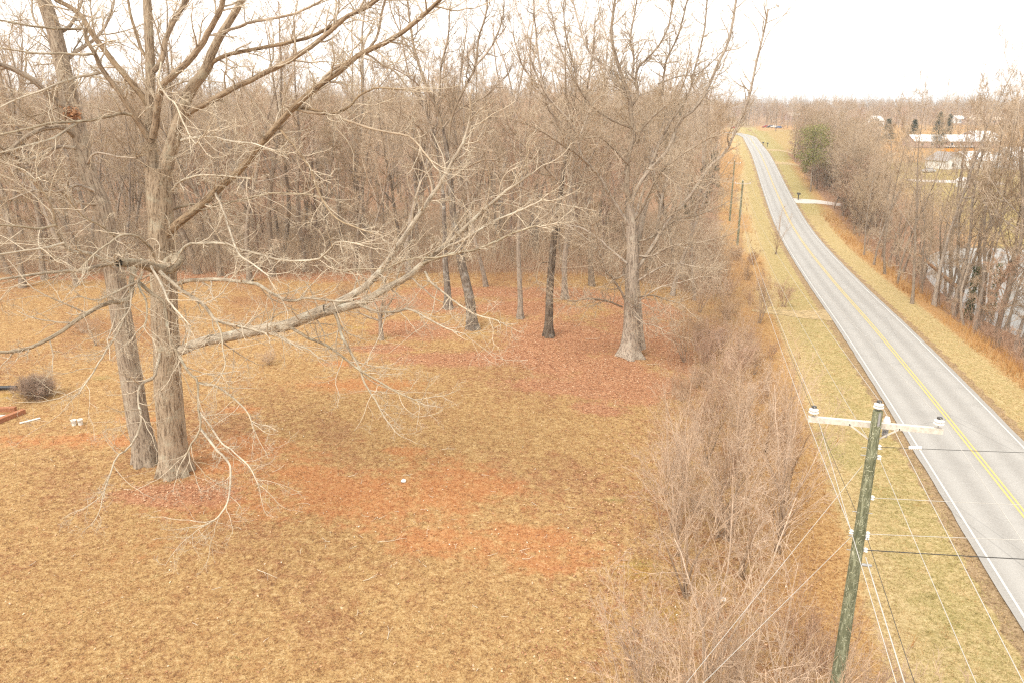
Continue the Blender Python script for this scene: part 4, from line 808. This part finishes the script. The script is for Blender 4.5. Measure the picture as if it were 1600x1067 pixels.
leaves('wood_chips', 1100, (-40, 12, 17, 70), 73, 'pale chips and curled leaves strewn over the yard', .045, lambda x, y: np.clip(.12 + fclay(x, y) * .8, 0, 1) * (sdist(x, y) < -10), M_CHIP)
# tall orange grass and weeds on the verges
P, rg = scatter(16000, 0, 120, 20, 175, lambda x, y: np.where((sdist(x, y) > 7) & (sdist(x, y) < 13.5), np.clip(.4 + .8 * snoise(x, y, .3, 81), .03, 1), 0), 82)
grass('tall_grass', P, rg, 5, .85, .016, M_TALL, 'tall orange tan grass between the right verge and the brush', np.clip(.5 + .3 * snoise(P[:, 0], P[:, 1], .4, 83), 0, 1), .45)
P, rg = scatter(9000, 0, 80, 20, 230, lambda x, y: np.where((sdist(x, y) < -7.5) & (sdist(x, y) > -16), np.where(y > 80, 1, .25) * np.clip(.2 + .8 * snoise(x, y, .25, 84), .0, 1), 0), 85)
grass('weeds', P, rg, 5, .6, .016, M_TALL, 'reddish dry weeds under the power line poles', np.clip(.3 + .3 * snoise(P[:, 0], P[:, 1], .4, 86), 0, 1), .5)
def brush(name, n, region, seed, dens, h, mat, label, r=.008):
    P, rg = scatter(n, *region, dens, seed); N = len(P)
    if N == 0: return
    d = np.stack([rg.normal(0, .35, N), rg.normal(0, .35, N), np.ones(N)], 1)
    b0 = grow(P - [0, 0, .1], d, h * rg.uniform(.5, 1.3, N), np.full(N, r * 1.3), 4, .14, .05, rg, .5)
    q = spawn(b0, rg.integers(3, 6, N), .25, 1, .6, .25, .5, .7, rg, .3); b1 = grow(q[0], q[1], q[2], np.maximum(q[3], r * .75), 3, .15, .06, rg, .5)
    return tag(mobj(name, tubes_mesh(name, [(b0, 3), (b1, 3)], mat)), label, None, None, 'stuff')
brush('undergrowth', 21000, (-110, 70, 77, 140), 91, lambda x, y: np.where(sdist(x, y) < -14, np.clip(.6 + .5 * snoise(x, y, .15, 92), 0, 1) * np.clip((y - 77) / 7, 0, 1) ** 2, 0), 3.6, M_WOOD, 'tangled brown undergrowth on the floor of the wood', .011)
brush('roadside_brush', 11000, (5, 60, 16, 130), 93, lambda x, y: np.where((sdist(x, y) < -10.8) & (sdist(x, y) > -18.5), np.clip(.65 + .5 * snoise(x, y, .3, 94), 0, 1), 0), 1.5, M_SHRUB, 'low tangle of pinkish brush along the power line', .005)
brush('pond_brush', 14000, (30, 150, 40, 290), 95, lambda x, y: np.where((sdist(x, y) > 10.5) & (sdist(x, y) < 30) & (pond(x, y) > .98), np.clip(.55 + .6 * snoise(x, y, .2, 96), 0, 1), 0), 2.4, M_REDSH, 'reddish brown brush below the trees right of the road', .011)

# ================================================================== POLES AND WIRES
M_POLE = None
def pole_mat():
    t = NT('treated_pole', .85, .2); co = t.coord()
    n = t.noise(3, 5, t.mapping(co, (6, 6, .8))); base = t.ramp(n, [(.35, (.09, .095, .055)), (.6, (.175, .18, .11)), (.8, (.26, .255, .17))])
    v = t.n('TexVoronoi'); v.feature = 'DISTANCE_TO_EDGE'; v.inputs['Scale'].default_value = 6; t.l(t.mapping(co, (1.6, 1.6, 1.)), v.inputs['Vector'])
    ring = t.math('MULTIPLY', t.maprange(v.outputs[0], .10, .14), t.maprange(v.outputs[0], .20, .16)); br = t.maprange(t.noise(8, 3, co), .46, .58)
    c = t.mix(t.math('MULTIPLY', ring, br), base, (.50, .50, .36)); c = t.mix(t.maprange(t.noise(4, 5, t.mapping(co, (4, 4, .7))), .52, .64, 0, .6), c, (.36, .37, .25)); c = t.mix(t.maprange(t.noise(30, 3, t.mapping(co, (5, 5, .25))), .42, .36, 0, .7), c, (.05, .05, .03))
    t.bump(n, .01, .6); return t.color(c)
M_POLE = pole_mat(); M_ARM = plain('weathered_arm', (.58, .53, .46), .85, .15, .2, 14); M_PORC = plain('porcelain', (.74, .73, .70), .25, .5, .05); M_STEEL = plain('galvanised_steel', (.36, .36, .36), .5, .4, .15, 20, .3)
M_DKS = plain('dark_steel', (.07, .065, .06), .6, .4); M_WIRE = plain('bare_wire', (.46, .44, .40), .45, .4, .08, 3, .0); M_CABLE = plain('black_cable', (.05, .048, .045), .6, .4)
TOP = np.array([0, 0, CAMZ]) + ray(1372, 641) * 16.5; bz = float(ground_z(TOP[0], TOP[1])); H0 = TOP[2] - bz
C_ = np.array([CPS, -SPS, 0]); A_ = np.array([SPS, CPS, 0]); UP = np.array([0, 0, 1.])
pole = empty('utility_pole', (TOP[0], TOP[1], bz), 0, 'green stained wooden utility pole with white crossarm beside the road', 'utility pole')
O = np.array([TOP[0], TOP[1], bz]); L_ = lambda p: np.asarray(p) - O
m = MB(); m.lathe((0, 0, -.3), UP, [(.17, 0), (.165, H0 * .25), (.143, H0 * .6), (.116, H0 * .9), (.103, H0 + .28), (.095, H0 + .3)], 20); m.build('shaft', M_POLE, pole, True)
armz = H0 - .40; ac = np.array([0, 0, armz]) + A_ * .165
MB().beam(ac - C_ * 1.36, ac + C_ * 1.36, .095, .125).build('crossarm', M_ARM, pole)
def insulator(parent, p, s=1.):
    o = MB().lathe(p, UP, [(.035 * s, 0), (.05 * s, .02 * s), (.105 * s, .035 * s), (.11 * s, .055 * s), (.06 * s, .07 * s), (.06 * s, .085 * s), (.095 * s, .095 * s), (.1 * s, .115 * s), (.055 * s, .13 * s), (.05 * s, .15 * s)], 16).build('insulator', M_PORC, parent, True)
    c = MB().lathe(np.array(p) + UP * .15 * s, UP, [(.05 * s, .001), (.058 * s, .02), (.05 * s, .045 * s), (.02 * s, .05 * s)], 12).build('cap', M_DKS, o, True)
    MB().cyl(np.array(p) - UP * .19, np.array(p) + UP * .002, .012, n=6).build('pin', M_STEEL, o)
    return o
il = ac - C_ * 1.26 + UP * .115; ir = ac + C_ * 1.26 + UP * .115; it = np.array([0, 0, H0 + .03])
for p in (il, ir, it): insulator(pole, p)
MB().box((0, -.103, H0 - .17), (.05, .012, .3)).build('ridge_bracket', M_STEEL, pole)
for sg in (-1, 1):
    MB().beam(ac + C_ * sg * .5 - A_ * .06 - UP * .03, np.array([0, 0, armz - .34]) + A_ * .1 + C_ * sg * .06, .012, .035).build('brace', M_ARM, pole)
    MB().cyl(ac + C_ * sg * .5 - A_ * .075 - UP * .03, ac + C_ * sg * .5 - A_ * .045 - UP * .03, .016, n=6).build('bolt', M_DKS, pole)
# lightning arrester hung on the back of the arm
ap = ac + C_ * .27 + A_ * .12
ar = MB().lathe(ap - UP * .32, UP, [(.03, 0), (.055, .02), (.05, .05), (.07, .07), (.05, .09), (.07, .12), (.05, .14), (.07, .17), (.05, .2), (.05, .24)], 12).build('arrester', M_STEEL, pole, True)
MB().lathe(ap - UP * .08, UP, [(.06, 0), (.085, .06), (.08, .16), (.06, .2), (.05, .24)], 12).build('cap', M_PORC, ar, True)
MB().beam(ap - UP * .2 - C_ * .05, ap - UP * .2 - A_ * .2, .02, .03).build('bracket', M_STEEL, ar)
def pole_pt(v, side=0):                      # point on the shaft at picture row v
    lo, hi = 0, H0
    for _ in range(40):
        mid = (lo + hi) / 2; _, vv, _ = proj(O + [0, 0, mid]); lo, hi = (mid, hi) if vv > v else (lo, mid)
    return np.array([0, 0, lo]) + C_ * side
spool = {}
for v, sd, key in [(713, .16, 'neutral'), (832, -.17, 'tel_left'), (838, .17, 'tel'), (776, .15, 'drop_a'), (832, .17, 'drop_b'), (857, .18, 'cable'), (697, .13, 'guy')]:
    p = pole_pt(v, sd); spool[key] = p
    o = MB().lathe(p - UP * .05, UP, [(.03, 0), (.05, .02), (.03, .05), (.05, .08), (.03, .1)], 10).build('spool_insulator', M_PORC, pole, True)
    MB().beam(p - C_ * np.sign(sd) * .1, p, .03, .02).build('bracket', M_STEEL, o)
for v in (700, 712, 800, 838, 860):
    p = pole_pt(v); MB().cyl(p - C_ * .22, p + C_ * .2, .011, n=6).build('through_bolt', M_STEEL, pole)
for h in (.58, .5):
    pass
B_ = pole_pt(880, .22); bx = MB().lathe(B_ - C_ * .08, C_, [(.03, 0), (.035, .02), (.035, .2), (.02, .22)], 10).build('clamp', M_STEEL, pole, True)
# far poles
def far_pole(u, v, top, label):
    b = gp(u, v); t = ray(u, top); dd = math.hypot(b[0], b[1]); H = CAMZ + t[2] * (b[1] / t[1]) - b[2]
    o = empty('utility_pole', b, 0, label, 'utility pole'); MB().lathe((0, 0, -.3), UP, [(.2, 0), (.17, H * .5), (.13, H + .3)], 12).build('shaft', M_POLE, o, True)
    a = np.array([0, 0, H - .45]) + A_ * .18; MB().beam(a - C_ * 1.3, a + C_ * 1.3, .09, .11).build('crossarm', M_ARM, o)
    for q in (a - C_ * 1.2 + UP * .06, a + C_ * 1.2 + UP * .06, np.array([0, 0, H])):
        MB().lathe(q, UP, [(.03, 0), (.09, .04), (.05, .08), (.08, .11), (.04, .16)], 8).build('insulator', M_PORC, o, True)
    return b, H
fb, fH = far_pole(1152, 384, 283, 'distant utility pole nearest the wood corner, right of two')
fb2, fH2 = far_pole(1140, 346, 252, 'farthest utility pole, just left of and beyond the other distant pole')
def wire(name, p, q, sag, r, mat, label, cat_='wire', group=None, n=34):
    t = np.linspace(0, 1, n)[:, None]; P = p * (1 - t) + q * t; P[:, 2] -= sag * 4 * t[:, 0] * (1 - t[:, 0])
    B = (P[None], np.full((1, n), r), np.array([np.linalg.norm(q - p)])); return tag(mobj(name, tubes_mesh(name, [(B, 5)], mat)), label, cat_, group)
back = lambda p, z=0: p - A_ * 62 + UP * z
F0 = fb + [0, 0, fH]
w_ = [('overhead wire on the left end of the crossarm', O + il + UP * .19, F0 - C_ * 1.2 - UP * .3, 1.3), ('overhead wire across the top of the pole', O + it + UP * .19, F0 + UP * .15, 1.3), ('overhead wire on the right end of the crossarm', O + ir + UP * .19, F0 + C_ * 1.2 - UP * .3, 1.3),
      ('lower neutral wire on the right side of the pole', O + spool['neutral'], F0 - UP * 1.6 + C_ * .2, 1.5)]
for lab, p, q, sg in w_:
    # one wire runs through: both spans in one mesh
    t = np.linspace(0, 1, 34)[:, None]; P1 = q * (1 - t) + p * t; P1[:, 2] -= sg * 4 * (t * (1 - t))[:, 0]; P2 = p * (1 - t) + back(p, .3) * t; P2[:, 2] -= .35 * 4 * (t * (1 - t))[:, 0]
    Pp = np.vstack([P1, P2[1:]]); B = (Pp[None], np.full((1, len(Pp)), .0062), np.array([200.])); tag(mobj('power_wire', tubes_mesh('power_wire', [(B, 5)], M_WIRE)), lab, 'wire', 'wires along the pole line')
tl = O + spool['tel_left']; wire('telephone_wire', tl, F0 - UP * 3.2 - C_ * .2, 1.8, .011, M_WIRE, 'lowest pale telephone line left of the pole, running away', 'wire', 'telephone lines on the pole')
wire('telephone_wire', O + pole_pt(868, .2), back(O + pole_pt(868, .2), .2), .3, .015, M_WIRE, 'thickest telephone line from the pole towards the viewer', 'wire', 'telephone lines on the pole')
wire('telephone_wire', O + spool['tel'], F0 - UP * 3.6 + C_ * .1, 1.5, .007, M_CABLE, 'thin darker line passing behind the pole', 'wire', 'telephone lines on the pole')
wire('telephone_wire', O + spool['tel'], back(O + spool['tel'], .2), .3, .007, M_CABLE, 'thin dark line from the pole down to the bottom edge', 'wire', 'telephone lines on the pole')
for v, v2, key, r, mt, lab in [(776, 781, 'drop_a', .006, M_WIRE, 'thin wire crossing the road from the pole, upper of three'), (832, 836, 'drop_b', .007, M_WIRE, 'pale service wire crossing the road from the pole, middle of three'), (857, 866, 'cable', .012, M_CABLE, 'black cable crossing the road from the pole')]:
    p = O + spool[key]; d = at(1600, v2, p[1] - .3) - p; wire('service_wire', p, p + d * 6, .2, r, mt, lab, 'wire', 'wires crossing the road')
p = O + spool['guy']; e = at(1600, 703, p[1] - .2); sp = wire('guy_wire', p, p + (e - p) * 6, .1, .006, M_CABLE, 'span wire with a white ribbed insulator crossing the road', 'wire')
d_ = (e - p) / np.linalg.norm(e - p); q = p + d_ * .62; pr = [(.02, 0)]
for k in range(7): pr += [(.045, .012 + k * .04), (.045, .022 + k * .04), (.024, .03 + k * .04)]
MB().lathe(q, d_, pr, 10).build('strain_insulator', M_PORC, sp, True)
for v, (u2, v2), lab in [(728, (1195, 915), 'upper guy wire slanting down into the brush from the pole'), (838, (1255, 912), 'lower guy wire slanting down into the brush from the pole')]:
    p = O + pole_pt(v, -.15); e = at(u2, v2, p[1] - 1.4); e = p + (e - p) * ((p[2] - bz + .1) / max(p[2] - e[2], .1)); wire('guy_wire', p, e, 0, .0055, M_WIRE, lab, 'wire', n=6)

# ================================================================== BUILDINGS, VEHICLES, SMALL THINGS
M_WALLW = plain('white_siding', (.72, .72, .70), .8, .2, .06, 2); M_ROOFW = plain('white_metal_roof', (.82, .82, .82), .5, .3, .05, .8); M_ROOFG = plain('grey_shingle', (.30, .27, .25), .9, .1, .2, 3); M_ROOFT = plain('tan_roof', (.55, .44, .34), .9, .1, .15, 3)
M_GLASS = plain('window_glass', (.04, .045, .05), .12, .5); M_TRIM = plain('trim', (.75, .74, .72), .6, .3, .04); M_DOOR = plain('door_paint', (.28, .20, .15), .6, .3); M_BRICK = plain('pale_brick', (.42, .30, .24), .9, .1, .2, 4); M_BLUE = plain('pale_blue_siding', (.62, .68, .74), .8, .2, .05)
def house(name, label, u, v, wpx, dep, hw, hr, rz, wallm, roofm, nwin=3, ridge='x', group=None, porch=False):
    p = gp(u, v); f = float(proj(p)[2]); w = wpx * f / FPX; o = empty(name, p - [0, 0, .3], rz, label, 'building', group)
    x, y = w / 2, dep / 2; ov = .35; b = MB()
    if ridge == 'x':
        b.add([(-x, -y, 0), (x, -y, 0), (x, y, 0), (-x, y, 0), (-x, -y, hw), (x, -y, hw), (x, y, hw), (-x, y, hw), (-x, 0, hw + hr), (x, 0, hw + hr)], [(0, 1, 5, 4), (1, 2, 6, 9, 5), (2, 3, 7, 6), (3, 0, 4, 8, 7)])
        r = MB(); th = .14
        for s in (-1, 1):
            e = (hr / y) * ov
            r.add([(-x - ov, s * (y + ov), hw - e + .03), (x + ov, s * (y + ov), hw - e + .03), (x + ov, 0, hw + hr + .03), (-x - ov, 0, hw + hr + .03), (-x - ov, s * (y + ov), hw - e + th), (x + ov, s * (y + ov), hw - e + th), (x + ov, 0, hw + hr + th), (-x - ov, 0, hw + hr + th)], [(0, 1, 2, 3), (4, 5, 6, 7), (0, 1, 5, 4), (1, 2, 6, 5), (3, 0, 4, 7)])
    else:
        b.add([(-x, -y, 0), (x, -y, 0), (x, y, 0), (-x, y, 0), (-x, -y, hw), (x, -y, hw), (x, y, hw), (-x, y, hw), (0, -y, hw + hr), (0, y, hw + hr)], [(0, 1, 5, 8, 4), (1, 2, 6, 5), (2, 3, 7, 9, 6), (3, 0, 4, 7)])
        r = MB(); th = .14
        for s in (-1, 1):
            e = (hr / x) * ov
            r.add([(s * (x + ov), -y - ov, hw - e + .03), (s * (x + ov), y + ov, hw - e + .03), (0, y + ov, hw + hr + .03), (0, -y - ov, hw + hr + .03), (s * (x + ov), -y - ov, hw - e + th), (s * (x + ov), y + ov, hw - e + th), (0, y + ov, hw + hr + th), (0, -y - ov, hw + hr + th)], [(0, 1, 2, 3), (4, 5, 6, 7), (0, 1, 5, 4), (1, 2, 6, 5), (3, 0, 4, 7)])
    b.build('wall', wallm, o); r.build('roof', roofm, o)
    for k in range(nwin):
        wx = -x + w * (k + .75) / (nwin + .5); fr = MB().box((wx, -y - .03, hw * .55), (1.15, .09, 1.25)).build('window', M_TRIM, o); MB().box((wx, -y - .085, hw * .55), (.95, .03, 1.05)).build('pane', M_GLASS, fr)
    MB().box((x - w * .22, -y - .04, 1.15), (1.0, .09, 2.1)).build('door', M_DOOR, o)
    return o
house('long_barn', 'long low barn with a bright white metal roof beyond the lawn', 1483, 229, 126, 12, 2.6, 2.4, -.03, M_BRICK, M_ROOFW, 8)
house('farm_shed', 'taller white roofed shed at the right end of the long barn', 1528, 226, 34, 11, 4.2, 1.8, .05, M_BRICK, M_ROOFW, 2)
house('house', 'white house with a grey gable roof behind the parked car', 1478, 263, 44, 9, 3.0, 2.6, .3, M_WALLW, M_ROOFG, 2, 'y')
house('house', 'white house wing with a pale roof right of the grey gabled house', 1518, 263, 42, 10, 3.2, 2.6, -.2, M_WALLW, M_ROOFW, 2, 'x')
house('house', 'pale blue house with a white roof at the right edge', 1590, 263, 60, 10, 4.2, 3.0, .25, M_BLUE, M_ROOFW, 3, 'x')
house('shed', 'small white shed on the lawn below the white house', 1505, 293, 15, 2.6, 2.2, .7, .3, M_WALLW, M_ROOFW, 0, 'y')
house('far_house', 'distant white roof left of the far right tan roof', 1497, 193, 16, 10, 3.4, 2.4, 0, M_WALLW, M_ROOFW, 2)
house('far_house', 'distant long tan roofed building on the right skyline', 1545, 194, 70, 12, 3, 2.2, 0, M_BRICK, M_ROOFT, 5)
house('far_house', 'distant white house hidden behind the broad oak', 1366, 198, 16, 10, 4, 3, .2, M_WALLW, M_ROOFW, 2)
house('far_house', 'distant pale tan roof to the right of the road crest', 1240, 188, 22, 12, 4, 2.4, .1, M_BRICK, M_ROOFT, 3)
M_BUS = plain('bus_yellow', (.62, .27, .02), .5, .4, .05); M_TYRE = plain('tyre', (.02, .02, .02), .85, .2)
def car(name, label, p, rz, paint_, L=4.5, h=1.45, group=None, cat_='car'):
    o = empty(name, p, rz, label, cat_, group); w = 1.78; prof = [(-L / 2, .35), (-L / 2, .72), (-L * .28, .9), (-L * .13, h), (L * .24, h), (L * .40, .95), (L / 2, .85), (L / 2, .35)]
    b = MB(); n = len(prof); V = [(x, s * (w / 2 - (.16 if z > 1. else 0)), z) for s in (-1, 1) for x, z in prof]
    b.add(V, [tuple(range(n))[::-1], tuple(range(n, 2 * n))] + [(k, (k + 1) % n, n + (k + 1) % n, n + k) for k in range(n)]); b.build('body', paint_, o)
    for s in (-1, 1): MB().add([(x, s * (w / 2 - .09 + .0), z) for x, z in ((-L * .24, .95), (-L * .125, h - .1), (L * .225, h - .1), (L * .34, .97))], [(0, 1, 2, 3)]).build('side_window', M_GLASS, o)
    MB().add([(-L * .27, -.72, .93), (-L * .27, .72, .93), (-L * .14, .64, h - .06), (-L * .14, -.64, h - .06)], [(0, 1, 2, 3)]).build('windscreen', M_GLASS, o, loc=(-.02, 0, .02))
    for x in (-L * .31, L * .31):
        for s in (-1, 1): MB().lathe((x, s * (w / 2 - .18), .32), (0, s, 0), [(.3, 0), (.32, .03), (.32, .17), (.2, .19)], 12).build('wheel', M_TYRE, o, True)
    return o
PC = [plain('paint_' + n, c, .3, .5, .03) for n, c in (('silver', (.45, .46, .47)), ('white', (.75, .75, .75)), ('red', (.35, .05, .04)), ('dark', (.05, .05, .06)), ('blue', (.10, .14, .25)))]
car('parked_car', 'silver car parked on the lawn before the white house', gp(1450, 270), .15, PC[0])
for u, v, c, lab in [(1196, 200, 2, 'dark red car in the row at the road crest, left end'), (1203, 200, 3, 'black car second in the row at the road crest'), (1209, 200, 1, 'white car third in the row at the road crest'), (1216, 201, 4, 'blue car at the right end of the row at the road crest'), (1146, 202, 2, 'red car left of the road at the crest')]:
    car('parked_car', lab, gp(u, v), .1, PC[c], group='cars at the road crest')
def bus(u, v):
    p = gp(u, v); o = empty('school_bus', p, .02, 'yellow orange school bus with a white roof parked behind the white house', 'bus'); L = 10.5
    b = MB().box((0, 0, 1.35), (L, 2.4, 1.7)).box((-L / 2 - .55, 0, 1.0), (1.1, 2.1, 1.0)); b.build('body', M_BUS, o); MB().box((0, 0, 2.55), (L, 2.36, .7)).build('window_band', M_GLASS, o); MB().box((0, 0, 2.99), (L + .1, 2.44, .18)).build('roof', M_ROOFW, o)
    for k in range(10): MB().box((-L / 2 + .6 + k * 1.03, -1.19, 2.55), (.12, .05, .69)).build('window_post', M_BUS, o)
    for x in (-3.9, 3.2):
        for s in (-1, 1): MB().lathe((x, s * 1.0, .5), (0, s, 0), [(.46, 0), (.5, .05), (.5, .24), (.3, .26)], 12).build('wheel', M_TYRE, o, True)
bus(1497, 241)
def mailbox(u, v, label):
    p = gp(u, v); o = empty('mailbox', p, PSI, label, 'mailbox', None); MB().box((0, 0, .55), (.12, .12, 1.2)).build('post', M_DKS, o)
    m = MB(); n = 10; pr = [(-.17, 1.1)] + [(-.17 * math.cos(math.pi * k / n), 1.3 + .17 * math.sin(math.pi * k / n)) for k in range(n + 1)] + [(.17, 1.1)]; k = len(pr)
    m.add([(x, y, z) for y in (-.3, .3) for x, z in pr], [tuple(range(k))[::-1], tuple(range(k, 2 * k))] + [(i, (i + 1) % k, k + (i + 1) % k, k + i) for i in range(k)]); m.build('box', M_DKS, o); MB().box((.19, .1, 1.3), (.02, .04, .25)).build('flag', PC[2], o); o.scale = (1.5, 1.5, 1.2)
mailbox(1247, 313, 'dark mailbox on a post beside the pale drive'); mailbox(1192, 229, 'dark mailbox far up the road, right verge'); mailbox(1199, 230, 'small mailbox beside the farther drive')
# things at the left edge of the yard
M_PIPE = plain('black_pipe', (.03, .03, .032), .45, .4); pp = gp(-60, 610); pq = gp(27, 609)
k = MB().cyl(pp + UP * .18, pq + UP * .18, .13, n=14); tag(k.build('drain_pipe', M_PIPE, None, True), 'black plastic pipe lying on the grass left of the round bush', 'pipe')
M_RED = plain('red_clay_block', (.34, .15, .08), .9, .1, .25, 8); M_SLAB = plain('grey_slab', (.40, .40, .38), .9, .15)
fr = empty('brick_footing', gp(0, 660), 0, 'low red brick footing around a grey slab at the left edge', 'footing'); q0 = gp(0, 660)
a0, a1, a2, a3 = gp(-70, 645) - q0, gp(25, 642) - q0, gp(38, 645) - q0, gp(-20, 668) - q0
MB().beam(a0 + UP * .1, a1 + UP * .1, .28, .34).build('kerb', M_RED, fr); MB().beam(a2 + UP * .1, a3 + UP * .1, .3, .34).build('kerb', M_RED, fr)
MB().add([tuple(g - q0 + UP * .06) for g in (gp(-90, 649), gp(22, 649), gp(-15, 664), gp(-90, 664))], [(3, 2, 1, 0)]).build('slab', M_SLAB, fr)
M_PAIL = plain('white_plastic', (.80, .78, .72), .4, .4, .04)
for u, v, lab in [(116, 664, 'white bucket lying in the grass, left of two'), (126, 663, 'white bucket standing in the grass, right of two')]:
    p = gp(u, v); o = empty('bucket', p, 0, lab, 'bucket', 'white buckets'); MB().lathe((0, 0, 0), UP, [(.12, 0), (.145, .3), (.155, .31), (.155, .34), (.13, .34), (.11, .05)], 14).build('pail', M_PAIL, o, True); MB().box((0, -.146, .22), (.18, .006, .03)).build('band', M_STEEL, o)
bd = [gp(31, 662), gp(63, 654)]; tag(MB().beam(bd[0] + UP * .05, bd[1] + UP * .05, .12, .05).build('plank', M_PAIL), 'white board lying on the ground by the brick footing', 'board')
M_STICK = plain('bleached_stick', (.62, .54, .42), .85, .1, .2, 9)
def stick(u, v, L, an, label, group=None, r=.014, fork=True):
    p = gp(u, v); rg = np.random.default_rng(int(u * 7 + v)); d = np.array([[math.cos(an), math.sin(an), .03]])
    b = grow(np.array([[0, 0, .05]]), d, np.array([L]), np.array([r]), 7, .12, 0, rg, .4); its = [(b, 5)]; b[0][:, :, 2] = np.maximum(b[0][:, :, 2], .03)
    if fork:
        q = spawn(b, 2, .3, .8, .6, .1, .5, .7, rg); c = grow(*q, 5, .15, 0, rg, .5); c[0][:, :, 2] = np.maximum(c[0][:, :, 2], .02); its.append((c, 4))
    tag(mobj('fallen_stick', tubes_mesh('fallen_stick', its, M_STICK), None, p), label, 'stick', group)
for u, v, L, an, lab in [(590, 848, 1.3, .2, 'longest pale stick on the bare clay in mid yard'), (402, 891, 1.2, -.6, 'straight pale stick alone in the lower left grass'), (568, 908, .6, .4, 'short thick pale stick below the clay patch'), (425, 738, .8, .8, 'pale stick leaning near the end of the low branches'), (690, 703, .8, .2, 'forked stick on the grass above the clay'), (545, 745, .5, .1, 'pale chip of wood in the clay patch'), (630, 743, .5, .1, 'flat pale stick just above the white scrap'), (605, 1000, .8, 1.2, 'thin upright looking stick low in the grass'), (1010, 570, 1.2, .2, 'pale stick lying by the roots of the flared oak'), (915, 530, 1.2, .1, 'pale stick in the leaves left of the flared oak'), (230, 643, .7, .1, 'white stick between the two nearest trunks'), (812, 862, .5, .3, 'white stick on the clay right of the middle'), (816, 874, .5, -.4, 'second white stick on the clay right of the middle')]:
    stick(u, v, L, an, lab)
for k in range(75):
    u = rng.uniform(10, 1000); v = rng.uniform(660, 1060)
    if rng.uniform() < .5: u, v = rng.normal(600, 170), rng.normal(790, 50)
    stick(float(np.clip(u, 5, 1030)), float(np.clip(v, 640, 1064)), rng.uniform(.15, .5), rng.uniform(0, 6.28), 'small bleached twig lying in the yard grass', 'small twigs on the grass', rng.uniform(.007, .013), k % 3 == 0)
for u, v, lab, s in [(631, 752, 'white scrap of litter on the clay in mid yard', .14), (1130, 937, 'white scrap of litter under the thicket', .12)]:
    m = MB(); rg = np.random.default_rng(int(u)); m.lathe((0, 0, 0), UP, [(s * .7, 0), (s, s * .3), (s * .8, s * .7), (s * .3, s * .9)], 9); m.v = [tuple(np.array(a) + rg.normal(0, s * .12, 3)) for a in m.v]; tag(m.build('litter', M_PAIL, None, False, gp(u, v)), lab, 'litter')
# nest of dead leaves caught in the second oak
pn = at(113, 178, Y2 + .2); rg = np.random.default_rng(5); N = 160; P = rg.normal(0, .16, (N, 3)); a = norm(rg.normal(size=P.shape)) * .08; b = norm(rg.normal(size=P.shape)) * .08
tag(mobj('leaf_nest', mesh_np('leaf_nest', np.stack([P - a, P + b, P + a, P - b], 1).reshape(-1, 3), [np.arange(4 * N).reshape(-1, 4)], M_LEAF, False, {'tint': np.repeat(rg.uniform(.2, .8, N), 4)}), None, pn), 'clump of orange dead leaves caught on the second oak', 'leaf clump')
# ------------------------------------------------------------------ haze
hz = bpy.data.materials.new('haze'); hz.use_nodes = True; h_ = hz.node_tree; h_.nodes.remove(h_.nodes['Principled BSDF'])
pv = h_.nodes.new('ShaderNodeVolumePrincipled'); pv.inputs['Color'].default_value = (.91, .95, 1.0, 1); pv.inputs['Density'].default_value = .00026; pv.inputs['Anisotropy'].default_value = .2
h_.links.new(pv.outputs[0], h_.nodes['Material Output'].inputs['Volume'])
hb = MB().box((0, 3100, 16), (10400, 7000, 56)).build('haze', hz); tag(hb, 'thin pale haze over the whole place', kind='stuff')
print('tris', sum(len(m.polygons) for m in bpy.data.meshes), 'objs', len(bpy.data.objects))
